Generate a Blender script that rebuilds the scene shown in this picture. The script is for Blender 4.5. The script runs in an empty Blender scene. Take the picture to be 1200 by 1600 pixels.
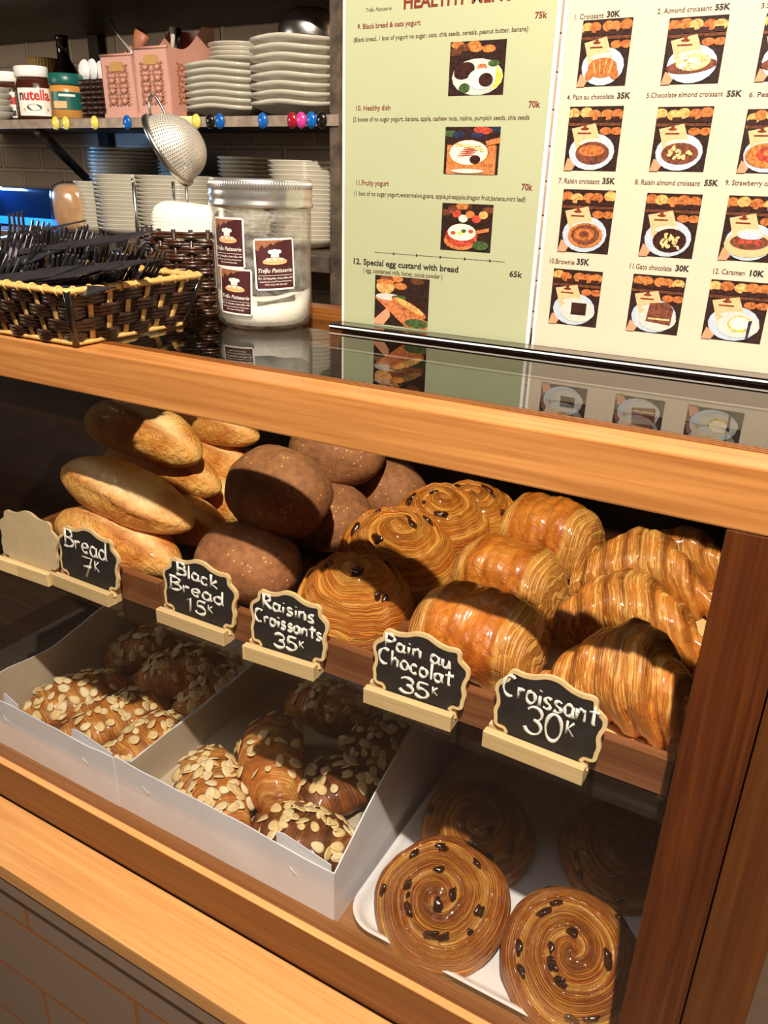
import bpy, bmesh, math, random
from math import sin, cos, pi, sqrt, floor, atan2
from mathutils import Vector, Matrix, Euler, noise

S = bpy.context.scene
COL = S.collection
R = random.Random(7)

# ------------------------------------------------------------------ camera
F_PX = 1212.6
YAW, PITCH, ROLL = math.radians(28.955), math.radians(23.176), math.radians(1.564)
CAM = Vector((0, -.5, 1.45))
_cy, _sy, _cp, _sp = cos(YAW), sin(YAW), cos(PITCH), sin(PITCH)
FW = Vector((-_sy*_cp, _cy*_cp, -_sp)); _r = Vector((_cy, _sy, 0)); _u = _r.cross(FW)
RT = cos(ROLL)*_r + sin(ROLL)*_u; UP = -sin(ROLL)*_r + cos(ROLL)*_u
cd = bpy.data.cameras.new('camera'); cam = bpy.data.objects.new('camera', cd); COL.objects.link(cam)
cd.sensor_fit = 'HORIZONTAL'; cd.sensor_width = 36; cd.lens = 36*F_PX/1200
cd.clip_start = .02
m = Matrix((RT, UP, -FW)).transposed().to_4x4(); m.translation = CAM
cam.matrix_world = m
S.camera = cam

def at(px, py, axis, val):
    """world point where the sight line of a photo pixel meets the plane axis = val"""
    d = RT*((px-600)/F_PX) - UP*((py-800)/F_PX) + FW
    return CAM + d*((val-CAM[axis])/d[axis])

# ------------------------------------------------------------------ light, world, exposure
S.view_settings.view_transform = 'Standard'
S.view_settings.look = 'None'
S.view_settings.gamma = 1
S.view_settings.use_curve_mapping = False
S.view_settings.exposure = 0.0
W = bpy.data.worlds.new('world'); S.world = W; W.use_nodes = True
W.node_tree.nodes['Background'].inputs[0].default_value = (1, .90, .80, 1)
W.node_tree.nodes['Background'].inputs[1].default_value = .018

def lamp(name, kind, loc, target, energy, color, **kw):
    l = bpy.data.lights.new(name, kind); l.energy = energy; l.color = color
    for k, v in kw.items(): setattr(l, k, v)
    o = bpy.data.objects.new(name, l); COL.objects.link(o); o.location = loc
    o.rotation_euler = (Vector(target)-Vector(loc)).to_track_quat('-Z', 'Y').to_euler()
    return o
lamp('ceiling_spot', 'SPOT', (.12, -.70, 2.5), (-.35, .05, 1.0), 250, (1, .89, .73), spot_size=math.radians(100), spot_blend=.3, shadow_soft_size=.016)
lamp('overhead_fill', 'AREA', (-.20, -1.0, 2.75), (-.2, .2, 1.2), 8, (1, .93, .84), shape='RECTANGLE', size=1.4, size_y=.5)  # added soft fill from above, brightens menus and front faces
lamp('shelf_fill', 'AREA', (-1.95, -.35, 1.66), (-1.0, .95, 1.45), 4.5, (1, .88, .74), shape='RECTANGLE', size=.5, size_y=.3)  # added warm fill light, unseen, brightens the back wall and plates
lamp('blue_neon', 'AREA', (-1.64, .64, 1.43), (-1.0, .78, 1.40), 1.0, (.18, .45, 1), shape='RECTANGLE', size=.12, size_y=.03)

# ------------------------------------------------------------------ materials
def rgb(h):
    """sRGB 0-255 triple -> linear"""
    return tuple((c/255/12.92 if c <= 10 else ((c/255+.055)/1.055)**2.4) for c in h) + (1,)
class NT:
    def __init__(s, name):
        s.m = bpy.data.materials.new(name); s.m.use_nodes = True
        s.t = s.m.node_tree; s.b = s.t.nodes['Principled BSDF']; s.out = s.t.nodes['Material Output']
    def n(s, typ, **kw):
        n = s.t.nodes.new(typ)
        for k, v in kw.items():
            if hasattr(n, k): setattr(n, k, v)
        return n
    def l(s, a, b): s.t.links.new(a, b)
    def setp(s, **kw):
        for k, v in kw.items(): s.b.inputs[k.replace('_', ' ')].default_value = v
    def coord(s, kind='Object', scale=(1, 1, 1), uvmap=None):
        if uvmap:
            c = s.n('ShaderNodeUVMap'); c.uv_map = uvmap; o = c.outputs[0]
        else:
            c = s.n('ShaderNodeTexCoord'); o = c.outputs[kind]
        mp = s.n('ShaderNodeMapping'); mp.inputs['Scale'].default_value = scale
        s.l(o, mp.inputs[0]); return mp.outputs[0]
    def noise(s, vec, scale, detail=4, rough=.55, dist=0):
        n = s.n('ShaderNodeTexNoise'); n.inputs['Scale'].default_value = scale; n.inputs['Detail'].default_value = detail
        n.inputs['Roughness'].default_value = rough; n.inputs['Distortion'].default_value = dist
        s.l(vec, n.inputs['Vector']); return n.outputs['Fac']
    def ramp(s, fac, stops, interp='LINEAR'):
        n = s.n('ShaderNodeValToRGB'); n.color_ramp.interpolation = interp
        e = n.color_ramp.elements
        while len(e) < len(stops): e.new(.5)
        for i, (p, c) in enumerate(stops): e[i].position = p; e[i].color = c if len(c) == 4 else tuple(c)+(1,)
        s.l(fac, n.inputs[0]); return n.outputs[0]
    def mix(s, fac, a, b, mode='MIX'):
        n = s.n('ShaderNodeMix'); n.data_type = 'RGBA'; n.blend_type = mode
        for val, i in ((fac, 0), (a, 6), (b, 7)):
            if hasattr(val, 'is_output'): s.l(val, n.inputs[i])
            else: n.inputs[i].default_value = val
        return n.outputs[2]
    def math(s, op, a, b=None, c=None):
        n = s.n('ShaderNodeMath'); n.operation = op
        for i, v in enumerate((a, b, c)):
            if v is None: continue
            if hasattr(v, 'is_output'): s.l(v, n.inputs[i])
            else: n.inputs[i].default_value = v
        return n.outputs[0]
    def bump(s, h, strength=.3, dist=.002):
        n = s.n('ShaderNodeBump'); n.inputs['Strength'].default_value = strength; n.inputs['Distance'].default_value = dist
        s.l(h, n.inputs['Height']); s.l(n.outputs[0], s.b.inputs['Normal'])

def plain(name, c, rough=.5, metal=0, var=.08, scale=40, bump=0, coat=0, spec=.5):
    t = NT(name); v = t.coord()
    f = t.noise(v, scale)
    c = rgb(c)
    lo = tuple(max(0, x*(1-var)) for x in c[:3])+(1,); hi = tuple(min(1, x*(1+var)) for x in c[:3])+(1,)
    t.l(t.ramp(f, [(.3, lo), (.7, hi)]), t.b.inputs['Base Color'])
    t.setp(Roughness=rough, Metallic=metal, Coat_Weight=coat, Specular_IOR_Level=spec)
    t.b.inputs['Coat Roughness'].default_value = .15
    if bump: t.bump(f, bump, .002)
    return t.m

def wood(name, c1, c2, axis='x', rough=.4, fine=1.0, coat=.15, knots=0):
    t = NT(name)
    st = {'x': (1.6, 45, 45), 'y': (45, 1.6, 45), 'z': (45, 45, 1.6)}[axis]
    v = t.coord(scale=st)
    n1 = t.noise(v, 2.2*fine, 5, .6, .6)
    st2 = {'x': (5, 260, 260), 'y': (260, 5, 260), 'z': (260, 260, 5)}[axis]
    n2 = t.noise(t.coord(scale=st2), 1.2*fine, 3, .5)
    f = t.math('ADD', t.math('MULTIPLY', n1, .72), t.math('MULTIPLY', n2, .28))
    col = t.ramp(f, [(.33, rgb(c1)), (.5, rgb([(a+b)/2 for a, b in zip(c1, c2)])), (.68, rgb(c2))])
    if knots:
        vv = t.coord(scale=(12, 40, 12)); k = t.noise(vv, 3.2, 4, .7)
        col = t.mix(t.ramp(k, [(.73, (0, 0, 0)), (.78, (.8, .8, .8))]), col, rgb((70, 35, 15)))
    t.l(col, t.b.inputs['Base Color']); t.setp(Roughness=rough, Coat_Weight=coat)
    t.b.inputs['Coat Roughness'].default_value = .25
    t.bump(f, .12, .001)
    return t.m

def pastry(name, pale, gold, brown, dark, freq, along=2.0, ring=False, line=.6, edge=.8, rough=.32, coat=.35, wrinkle=.3, cell=60, skin=(.50, .62), tone=0, ends=0):
    """laminated dough: irregular layer lines follow the first UV, second UV map carries the position inside one wrap"""
    t = NT(name)
    uv = t.coord(uvmap='UVMap'); ob = t.coord()
    sp = t.n('ShaderNodeSeparateXYZ'); t.l(uv, sp.inputs[0])
    b2 = t.n('ShaderNodeUVMap'); b2.uv_map = 'Band'; sb = t.n('ShaderNodeSeparateXYZ'); t.l(b2.outputs[0], sb.inputs[0])
    cb = t.n('ShaderNodeCombineXYZ'); soft = t.noise(ob, 40, 2, .5)
    if ring:
        ang = t.math('MULTIPLY', sp.outputs[0], 2*pi)
        t.l(t.math('MULTIPLY', t.math('COSINE', ang), freq), cb.inputs[0]); t.l(t.math('MULTIPLY', t.math('SINE', ang), freq), cb.inputs[1])
    else:
        t.l(t.math('MULTIPLY', sp.outputs[0], freq), cb.inputs[0]); t.l(t.math('MULTIPLY', soft, 1.2), cb.inputs[1])
    t.l(t.math('MULTIPLY_ADD', sp.outputs[1], along, t.math('MULTIPLY', soft, .8)), cb.inputs[2])
    n1 = t.noise(cb.outputs[0], 1.0, 3, .62)
    rid = t.math('ABSOLUTE', t.math('MULTIPLY_ADD', n1, 2., -1.))          # 0 on the layer edges
    crease = t.ramp(rid, [(.0, (1, 1, 1)), (.10, (.7, .7, .7)), (.2, (0, 0, 0))])
    flaky = t.ramp(n1, [(.42, (0, 0, 0)), (.62, (1, 1, 1))])
    nz2 = t.noise(ob, cell, 5, .6, .5); big = t.noise(ob, 17, 3, .5)
    sk = t.ramp(big, [(skin[0], (0, 0, 0)), (skin[1], (1, 1, 1))])
    base = t.ramp(t.math('ADD', t.math('MULTIPLY_ADD', big, .65, tone), t.math('MULTIPLY', nz2, .4)), [(.36, rgb(pale)), (.52, rgb(gold)), (.72, rgb(brown))])
    if ends:
        en = t.ramp(t.math('ABSOLUTE', sp.outputs[0]), [(ends, (0, 0, 0)), (ends+.12, (1, 1, 1))])
        base = t.mix(t.math('MULTIPLY', en, .75), base, rgb(pale)); sk = t.math('MULTIPLY', sk, t.math('SUBTRACT', 1., en))
        boost = t.math('MULTIPLY_ADD', en, 1.0, 1.)
    inv = t.math('MULTIPLY_ADD', sk, -.9, 1.)
    if ends: inv = t.math('MULTIPLY', inv, boost)
    col = t.mix(t.math('MULTIPLY', t.math('MULTIPLY', flaky, inv), line), base, rgb(pale))
    col = t.mix(t.math('MULTIPLY', t.math('MULTIPLY', crease, inv), line*1.15), col, rgb(brown))
    e = t.math('MULTIPLY', t.math('MULTIPLY', sb.outputs[1], t.math('MULTIPLY_ADD', nz2, 1.3, .1)), edge)
    e.node.use_clamp = True
    col = t.mix(e, col, rgb(dark))
    if ring:
        cv = t.math('MULTIPLY', sb.outputs[0], t.math('MULTIPLY_ADD', nz2, 1.6, -.1)); cv.node.use_clamp = True
        col = t.mix(cv, col, rgb((248, 204, 104)))
    t.l(col, t.b.inputs['Base Color'])
    t.setp(Roughness=rough+.1, Coat_Weight=coat*.8, Specular_IOR_Level=.3); t.b.inputs['Coat Roughness'].default_value = .14
    h = t.math('MULTIPLY', t.math('MULTIPLY', n1, inv), line*1.6)
    h = t.math('ADD', h, t.math('MULTIPLY', nz2, wrinkle*1.6))
    t.bump(h, .9, .0036)
    return t.m

def glass(name, tint=(1, 1, 1, 1), gloss_rough=.02, boost=0.):
    t = NT(name); t.t.nodes.remove(t.b)
    tr = t.n('ShaderNodeBsdfTransparent'); tr.inputs[0].default_value = tint
    gl = t.n('ShaderNodeBsdfGlossy'); gl.inputs['Roughness'].default_value = gloss_rough
    fr = t.n('ShaderNodeFresnel'); ge = t.n('ShaderNodeNewGeometry')   # a thin pane reflects alike on both faces
    t.l(t.math('MULTIPLY_ADD', ge.outputs['Backfacing'], 1/1.5-1.5, 1.5), fr.inputs[0])
    mx = t.n('ShaderNodeMixShader')
    f = t.math('ADD', fr.outputs[0], boost) if boost else fr.outputs[0]
    t.l(f, mx.inputs[0]); t.l(tr.outputs[0], mx.inputs[1]); t.l(gl.outputs[0], mx.inputs[2]); t.l(mx.outputs[0], t.out.inputs[0])
    return t.m

M = {}
M['beam'] = wood('honey_stained_wood', (158, 98, 48), (206, 142, 80), 'x', .38)
M['rail'] = wood('stained_rail_wood', (104, 58, 20), (140, 84, 36), 'x', .4)
M['ledge'] = wood('pine_ledge_wood', (198, 134, 76), (226, 168, 104), 'x', .5, 1.0, .05, 1)
M['post'] = wood('reddish_post_wood', (60, 24, 6), (104, 52, 18), 'z', .42)
M['side'] = wood('side_board_wood', (76, 38, 12), (112, 64, 26), 'z', .42)
M['tray'] = wood('walnut_tray_wood', (98, 56, 30), (140, 88, 52), 'x', .42)
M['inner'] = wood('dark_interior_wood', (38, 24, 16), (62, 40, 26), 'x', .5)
M['floorwood'] = wood('case_floor_wood', (124, 84, 50), (156, 110, 72), 'x', .45)
M['signwood'] = wood('sign_base_wood', (206, 172, 118), (232, 204, 154), 'x', .6, 1.4, 0)
M['ply'] = plain('plywood_rim', (226, 194, 140), .6, var=.08, scale=120)
M['plyback'] = plain('plywood_back', (204, 180, 140), .65, var=.06, scale=90)
M['black'] = plain('chalkboard_black', (30, 26, 25), .7, var=.5, scale=55)
M['chalk'] = plain('white_chalk', (240, 236, 226), .9, var=.12, scale=900, bump=.5)
M['board'] = plain('kraft_board', (222, 184, 122), .7, var=.05, scale=30)
M['card'] = plain('white_cardboard', (246, 246, 252), .55, var=.03, scale=18, bump=.25)
M['cardin'] = plain('inner_cardboard', (206, 190, 165), .7, var=.06, scale=18)
M['melamine'] = plain('white_melamine', (240, 238, 238), .18, var=.01, coat=.4)
M['ceramic'] = plain('white_ceramic', (188, 181, 166), .2, var=.03, coat=.4)
M['steel'] = plain('brushed_steel', (190, 186, 180), .28, 1, .1, 200)
M['lid'] = plain('aluminium_lid', (222, 218, 212), .26, .85, .06, 120)
M['rust'] = plain('worn_steel_frame', (112, 98, 86), .42, .7, .5, 45, .3)
M['strip'] = plain('worn_shelf_edge', (150, 132, 116), .5, .3, .3, 60, .2)
M['darkmetal'] = plain('dark_shelf_metal', (62, 50, 42), .5, .5, .4, 40)
M['paper'] = plain('menu_cream_paper', (206, 188, 166), .55, var=.02, scale=8, coat=.5)
M['green'] = plain('menu_green_paper', (167, 170, 136), .55, var=.03, scale=7, coat=.5)
M['white'] = plain('white_edge', (245, 242, 236), .4, var=.01)
M['blackac'] = plain('black_acrylic', (14, 12, 11), .12, var=.1, coat=.5)
M['maroon'] = plain('maroon_print', (112, 36, 20), .6)
M['ink'] = plain('dark_print', (36, 30, 28), .6)
M['brownink'] = plain('brown_print', (74, 44, 26), .6)
M['wicker'] = plain('brown_wicker', (58, 32, 20), .3, 0, .5, 160, .5, .35)
M['wickerdark'] = plain('dark_wicker_band', (46, 24, 18), .34, 0, .5, 220, .5, .3)
M['straw'] = plain('yellow_straw', (206, 162, 94), .45, 0, .2, 220, .3)
M['napkin'] = plain('embossed_napkin', (244, 238, 222), .9, 0, .02, 60)
M['sugar'] = plain('icing_sugar', (250, 248, 242), .95, 0, .02, 120, .4)
M['plastic'] = plain('dark_polished_cutlery', (84, 80, 86), .14, .7, .2, 60, 0, .6)
M['pink'] = plain('pink_plastic', (198, 142, 124), .4, 0, .06, 12)
M['pinkdark'] = plain('brownish_pink', (160, 96, 66), .5)  # brown of the lattice pattern, bottle label and wooden spoon
M['tan'] = plain('amber_insert', (176, 128, 42), .4)
M['bottle'] = plain('brown_bottle_glass', (40, 26, 14), .1, 0, .2, 30, 0, .6)
M['choc'] = plain('hazelnut_spread', (70, 32, 18), .2, 0, .2, 30, 0, .5)
M['peanut'] = plain('peanut_butter', (196, 136, 66), .3)
M['teal'] = plain('teal_cap', (24, 92, 84), .35)
M['yellow'] = plain('yellow_plastic', (224, 206, 92), .25, coat=.4)
M['straw2'] = plain('yellow_cup', (206, 168, 92), .6)
M['greycup'] = plain('grey_cup', (168, 156, 132), .6)
M['blue'] = plain('blue_plastic', (16, 92, 176), .2, coat=.5)
M['magblack'] = plain('black_plastic', (22, 18, 18), .15, coat=.5)
M['red'] = plain('red_plastic', (150, 22, 40), .2, coat=.5)
M['magenta'] = plain('magenta_plastic', (200, 60, 140), .2, coat=.5)
M['label'] = plain('white_label', (240, 234, 224), .5)
M['labelred'] = plain('red_print', (200, 30, 24), .5)
M['maroonlabel'] = plain('maroon_sticker', (70, 30, 32), .45, 0, .25, 60)
M['stickertop'] = plain('sticker_wheat', (150, 96, 66), .5, 0, .5, 900)
M['loafprint'] = plain('peach_print', (236, 176, 122), .5)
M['darkblue'] = plain('navy_gloss', (6, 30, 62), .08, 0, .1, 20, 0, .6)
M['bag'] = plain('bagged_bread', (206, 160, 112), .3, 0, .2, 40, .3, .5)
M['almond'] = plain('almond_flake', (240, 208, 148), .5, 0, .12, 90)
M['almondpale'] = plain('pale_almond_flake', (248, 226, 176), .5, 0, .08, 90)
M['raisin'] = plain('raisin_skin', (54, 24, 12), .22, 0, .6, 120, .5, .5)
M['slate'] = plain('dark_grey_board', (62, 54, 48), .5, 0, .1, 10)
M['glass'] = glass('clear_glass')
M['topglass'] = glass('counter_glass', (.93, .95, .93, 1), .015)
M['jarglass'] = glass('jar_plastic', (.93, .92, .90, 1), .05)
def dusty():
    t = NT('dusty_jar_plastic'); g = t.n('ShaderNodeBsdfTransparent'); g.inputs[0].default_value = (.95, .94, .92, 1)
    gl = t.n('ShaderNodeBsdfGlossy'); gl.inputs['Roughness'].default_value = .06; fr = t.n('ShaderNodeFresnel'); ge = t.n('ShaderNodeNewGeometry')
    t.l(t.math('MULTIPLY_ADD', ge.outputs['Backfacing'], 1/1.5-1.5, 1.5), fr.inputs[0])
    t.b.inputs['Base Color'].default_value = rgb((240, 236, 228)); t.setp(Roughness=.9)
    d = t.noise(t.coord(), 55, 6, .75, .6); m0 = t.n('ShaderNodeMixShader'); m1 = t.n('ShaderNodeMixShader')
    t.l(t.ramp(d, [(.42, (.02, .02, .02)), (.74, (.26, .26, .26))]), m0.inputs[0]); t.l(g.outputs[0], m0.inputs[1]); t.l(t.b.outputs[0], m0.inputs[2])
    t.l(fr.outputs[0], m1.inputs[0]); t.l(m0.outputs[0], m1.inputs[1]); t.l(gl.outputs[0], m1.inputs[2]); t.l(m1.outputs[0], t.out.inputs[0]); return t.m
M['jarglass'] = dusty()
M['plasticbag'] = glass('clear_wrap', (.95, .95, .95, 1), .12, .08)

M['swirl'] = pastry('raisin_swirl_crust', (252, 190, 84), (228, 134, 38), (170, 78, 16), (88, 34, 7), 6.0, 6, True, .80, 1.0, coat=.3, wrinkle=.2, skin=(.66, .80))
M['swirldark'] = pastry('baked_swirl_crust', (246, 174, 66), (204, 104, 22), (128, 52, 8), (66, 22, 4), 5.0, 5, True, .85, 1.0, coat=.4, wrinkle=.25, skin=(.62, .76))
M['croissant'] = pastry('croissant_crust', (246, 190, 104), (214, 132, 50), (158, 76, 20), (98, 40, 10), 34, 4.5, False, .70, 1.0, coat=.4, wrinkle=.22, skin=(.52, .64))
M['pain'] = pastry('chocolate_roll_crust', (240, 182, 94), (206, 122, 42), (150, 72, 18), (104, 46, 14), 34, 2, False, .35, .3, .24, .6, .62, 80, skin=(.26, .38), ends=.50, tone=.13)
M['almcro'] = pastry('almond_croissant_crust', (238, 180, 98), (204, 122, 46), (150, 72, 20), (96, 42, 14), 26, 2, False, .55, .7, .4, .3)
M['choccro'] = pastry('chocolate_croissant_crust', (200, 132, 64), (140, 78, 34), (84, 38, 20), (46, 20, 12), 26, 2, False, .4, .9, .35, .3, tone=.1)

def loaf_mat():
    t = NT('baguette_crust'); ob = t.coord(); uv = t.coord(uvmap='UVMap')
    b2 = t.n('ShaderNodeUVMap'); b2.uv_map = 'Band'; sb = t.n('ShaderNodeSeparateXYZ'); t.l(b2.outputs[0], sb.inputs[0])
    big = t.noise(ob, 22, 4, .55); fine = t.noise(ob, 260, 3, .6); cr = t.noise(ob, 70, 5, .65, 1.5)
    base = t.ramp(big, [(.3, rgb((246, 196, 112))), (.52, rgb((236, 166, 78))), (.72, rgb((206, 124, 46)))])
    f = t.math('MULTIPLY', sb.outputs[1], t.math('MULTIPLY_ADD', cr, 1.6, -.1)); f.node.use_clamp = True
    col = t.mix(f, base, rgb((254, 232, 180)))
    col = t.mix(t.math('MULTIPLY', t.ramp(cr, [(.58, (0, 0, 0)), (.70, (1, 1, 1))]), .45), col, rgb((196, 112, 40)))
    br = t.math('MULTIPLY', sb.outputs[0], t.math('MULTIPLY_ADD', big, 1.8, -.1)); br.node.use_clamp = True
    col = t.mix(br, col, rgb((176, 92, 32)))
    t.l(col, t.b.inputs['Base Color']); t.setp(Roughness=.5, Coat_Weight=.08)
    t.bump(t.math('ADD', t.math('MULTIPLY', cr, 1.4), t.math('MULTIPLY', fine, .35)), .8, .005)
    return t.m
M['loaf'] = loaf_mat()
def rye_mat():
    t = NT('black_bread_crust'); ob = t.coord()
    big = t.noise(ob, 16, 4, .5); fine = t.noise(ob, 420, 3, .7); med = t.noise(ob, 120, 4, .6)
    col = t.ramp(t.math('ADD', t.math('MULTIPLY', big, .5), t.math('MULTIPLY', med, .5)), [(.35, rgb((112, 66, 36))), (.65, rgb((166, 108, 64)))])
    fl = t.n('ShaderNodeTexVoronoi'); fl.inputs['Scale'].default_value = 300; t.l(ob, fl.inputs['Vector'])
    sc_ = t.n('ShaderNodeSeparateColor'); t.l(fl.outputs['Color'], sc_.inputs[0])
    msk = t.math('MULTIPLY', t.math('LESS_THAN', fl.outputs['Distance'], .34), t.math('GREATER_THAN', t.math('ADD', sc_.outputs[0], t.math('MULTIPLY', big, .9)), 1.42))
    col = t.mix(msk, col, rgb((226, 172, 104)))
    t.l(col, t.b.inputs['Base Color']); t.setp(Roughness=.75)
    t.bump(t.math('ADD', t.math('MULTIPLY', med, .6), t.math('MULTIPLY', fine, .7)), .6, .002)
    return t.m
M['rye'] = rye_mat()
def brick_mat():
    t = NT('painted_brick'); mp = t.coord(scale=(1, 1, 1))
    sw = t.n('ShaderNodeSeparateXYZ'); t.l(mp, sw.inputs[0]); cb = t.n('ShaderNodeCombineXYZ')
    t.l(sw.outputs[0], cb.inputs[0]); t.l(sw.outputs[2], cb.inputs[1])
    nz = t.noise(mp, 14, 4); 
    b = t.n('ShaderNodeTexBrick'); t.l(cb.outputs[0], b.inputs['Vector'])
    b.inputs['Scale'].default_value = 1; b.inputs['Brick Width'].default_value = .155; b.inputs['Row Height'].default_value = .058
    b.inputs['Mortar Size'].default_value = .006; b.inputs['Mortar Smooth'].default_value = .5
    b.inputs['Color1'].default_value = rgb((214, 190, 164)); b.inputs['Color2'].default_value = rgb((190, 164, 140)); b.inputs['Mortar'].default_value = rgb((226, 204, 178))
    col = t.mix(t.math('MULTIPLY', nz, .5), b.outputs['Color'], rgb((160, 134, 110)))
    t.l(col, t.b.inputs['Base Color']); t.setp(Roughness=.8)
    h = t.math('ADD', t.math('MULTIPLY', b.outputs['Fac'], -1), t.math('MULTIPLY', nz, .8))
    t.bump(h, .8, .008); return t.m
M['brick'] = brick_mat()
def tile_mat():
    t = NT('front_tiles'); mp = t.coord()
    sw = t.n('ShaderNodeSeparateXYZ'); t.l(mp, sw.inputs[0]); cb = t.n('ShaderNodeCombineXYZ')
    t.l(t.math('ADD', sw.outputs[0], .78+2.0), cb.inputs[0]); t.l(t.math('ADD', sw.outputs[2], -.359+2.5), cb.inputs[1])
    b = t.n('ShaderNodeTexBrick'); t.l(cb.outputs[0], b.inputs['Vector'])
    b.inputs['Scale'].default_value = 1; b.inputs['Brick Width'].default_value = .40; b.inputs['Row Height'].default_value = .125
    b.inputs['Mortar Size'].default_value = .0035
    b.inputs['Color1'].default_value = rgb((146, 122, 104)); b.inputs['Color2'].default_value = rgb((138, 114, 98)); b.inputs['Mortar'].default_value = rgb((160, 92, 34))
    t.l(b.outputs['Color'], t.b.inputs['Base Color']); t.setp(Roughness=.3)
    t.bump(t.math('MULTIPLY', b.outputs['Fac'], -1), .6, .003); return t.m
M['tile'] = tile_mat()
def emit(name, c, s):
    t = NT(name); t.setp(Emission_Color=rgb(c), Emission_Strength=s); t.b.inputs['Base Color'].default_value = rgb(c); return t.m
M['bluelight'] = emit('blue_light_strip', (20, 120, 255), 1.6)
def mesh_mat():
    t = NT('woven_wire_mesh'); uv = t.coord(uvmap='UVMap'); sp = t.n('ShaderNodeSeparateXYZ'); t.l(uv, sp.inputs[0])
    a = t.math('ABSOLUTE', t.math('SINE', t.math('MULTIPLY', sp.outputs[0], 62))); b = t.math('ABSOLUTE', t.math('SINE', t.math('MULTIPLY', sp.outputs[1], 62)))
    w = t.math('MAXIMUM', a, b); k = t.math('GREATER_THAN', w, .55)
    t.b.inputs['Base Color'].default_value = rgb((214, 206, 194)); t.setp(Metallic=.55, Roughness=.4)
    tr = t.n('ShaderNodeBsdfTransparent'); mx = t.n('ShaderNodeMixShader')
    t.l(k, mx.inputs[0]); t.l(tr.outputs[0], mx.inputs[1]); t.l(t.b.outputs[0], mx.inputs[2]); t.l(mx.outputs[0], t.out.inputs[0])
    t.bump(w, .5, .0006); return t.m
M['mesh'] = mesh_mat()
def napkin_mat():
    t = NT('dotted_napkin'); v = t.coord(); 
    vo = t.n('ShaderNodeTexVoronoi'); vo.inputs['Scale'].default_value = 260; vo.inputs['Randomness'].default_value = .1; t.l(v, vo.inputs['Vector'])
    t.b.inputs['Base Color'].default_value = rgb((216, 210, 196)); t.setp(Roughness=.9)
    t.bump(vo.outputs['Distance'], .7, .002); return t.m
M['napkin'] = napkin_mat()

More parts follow.
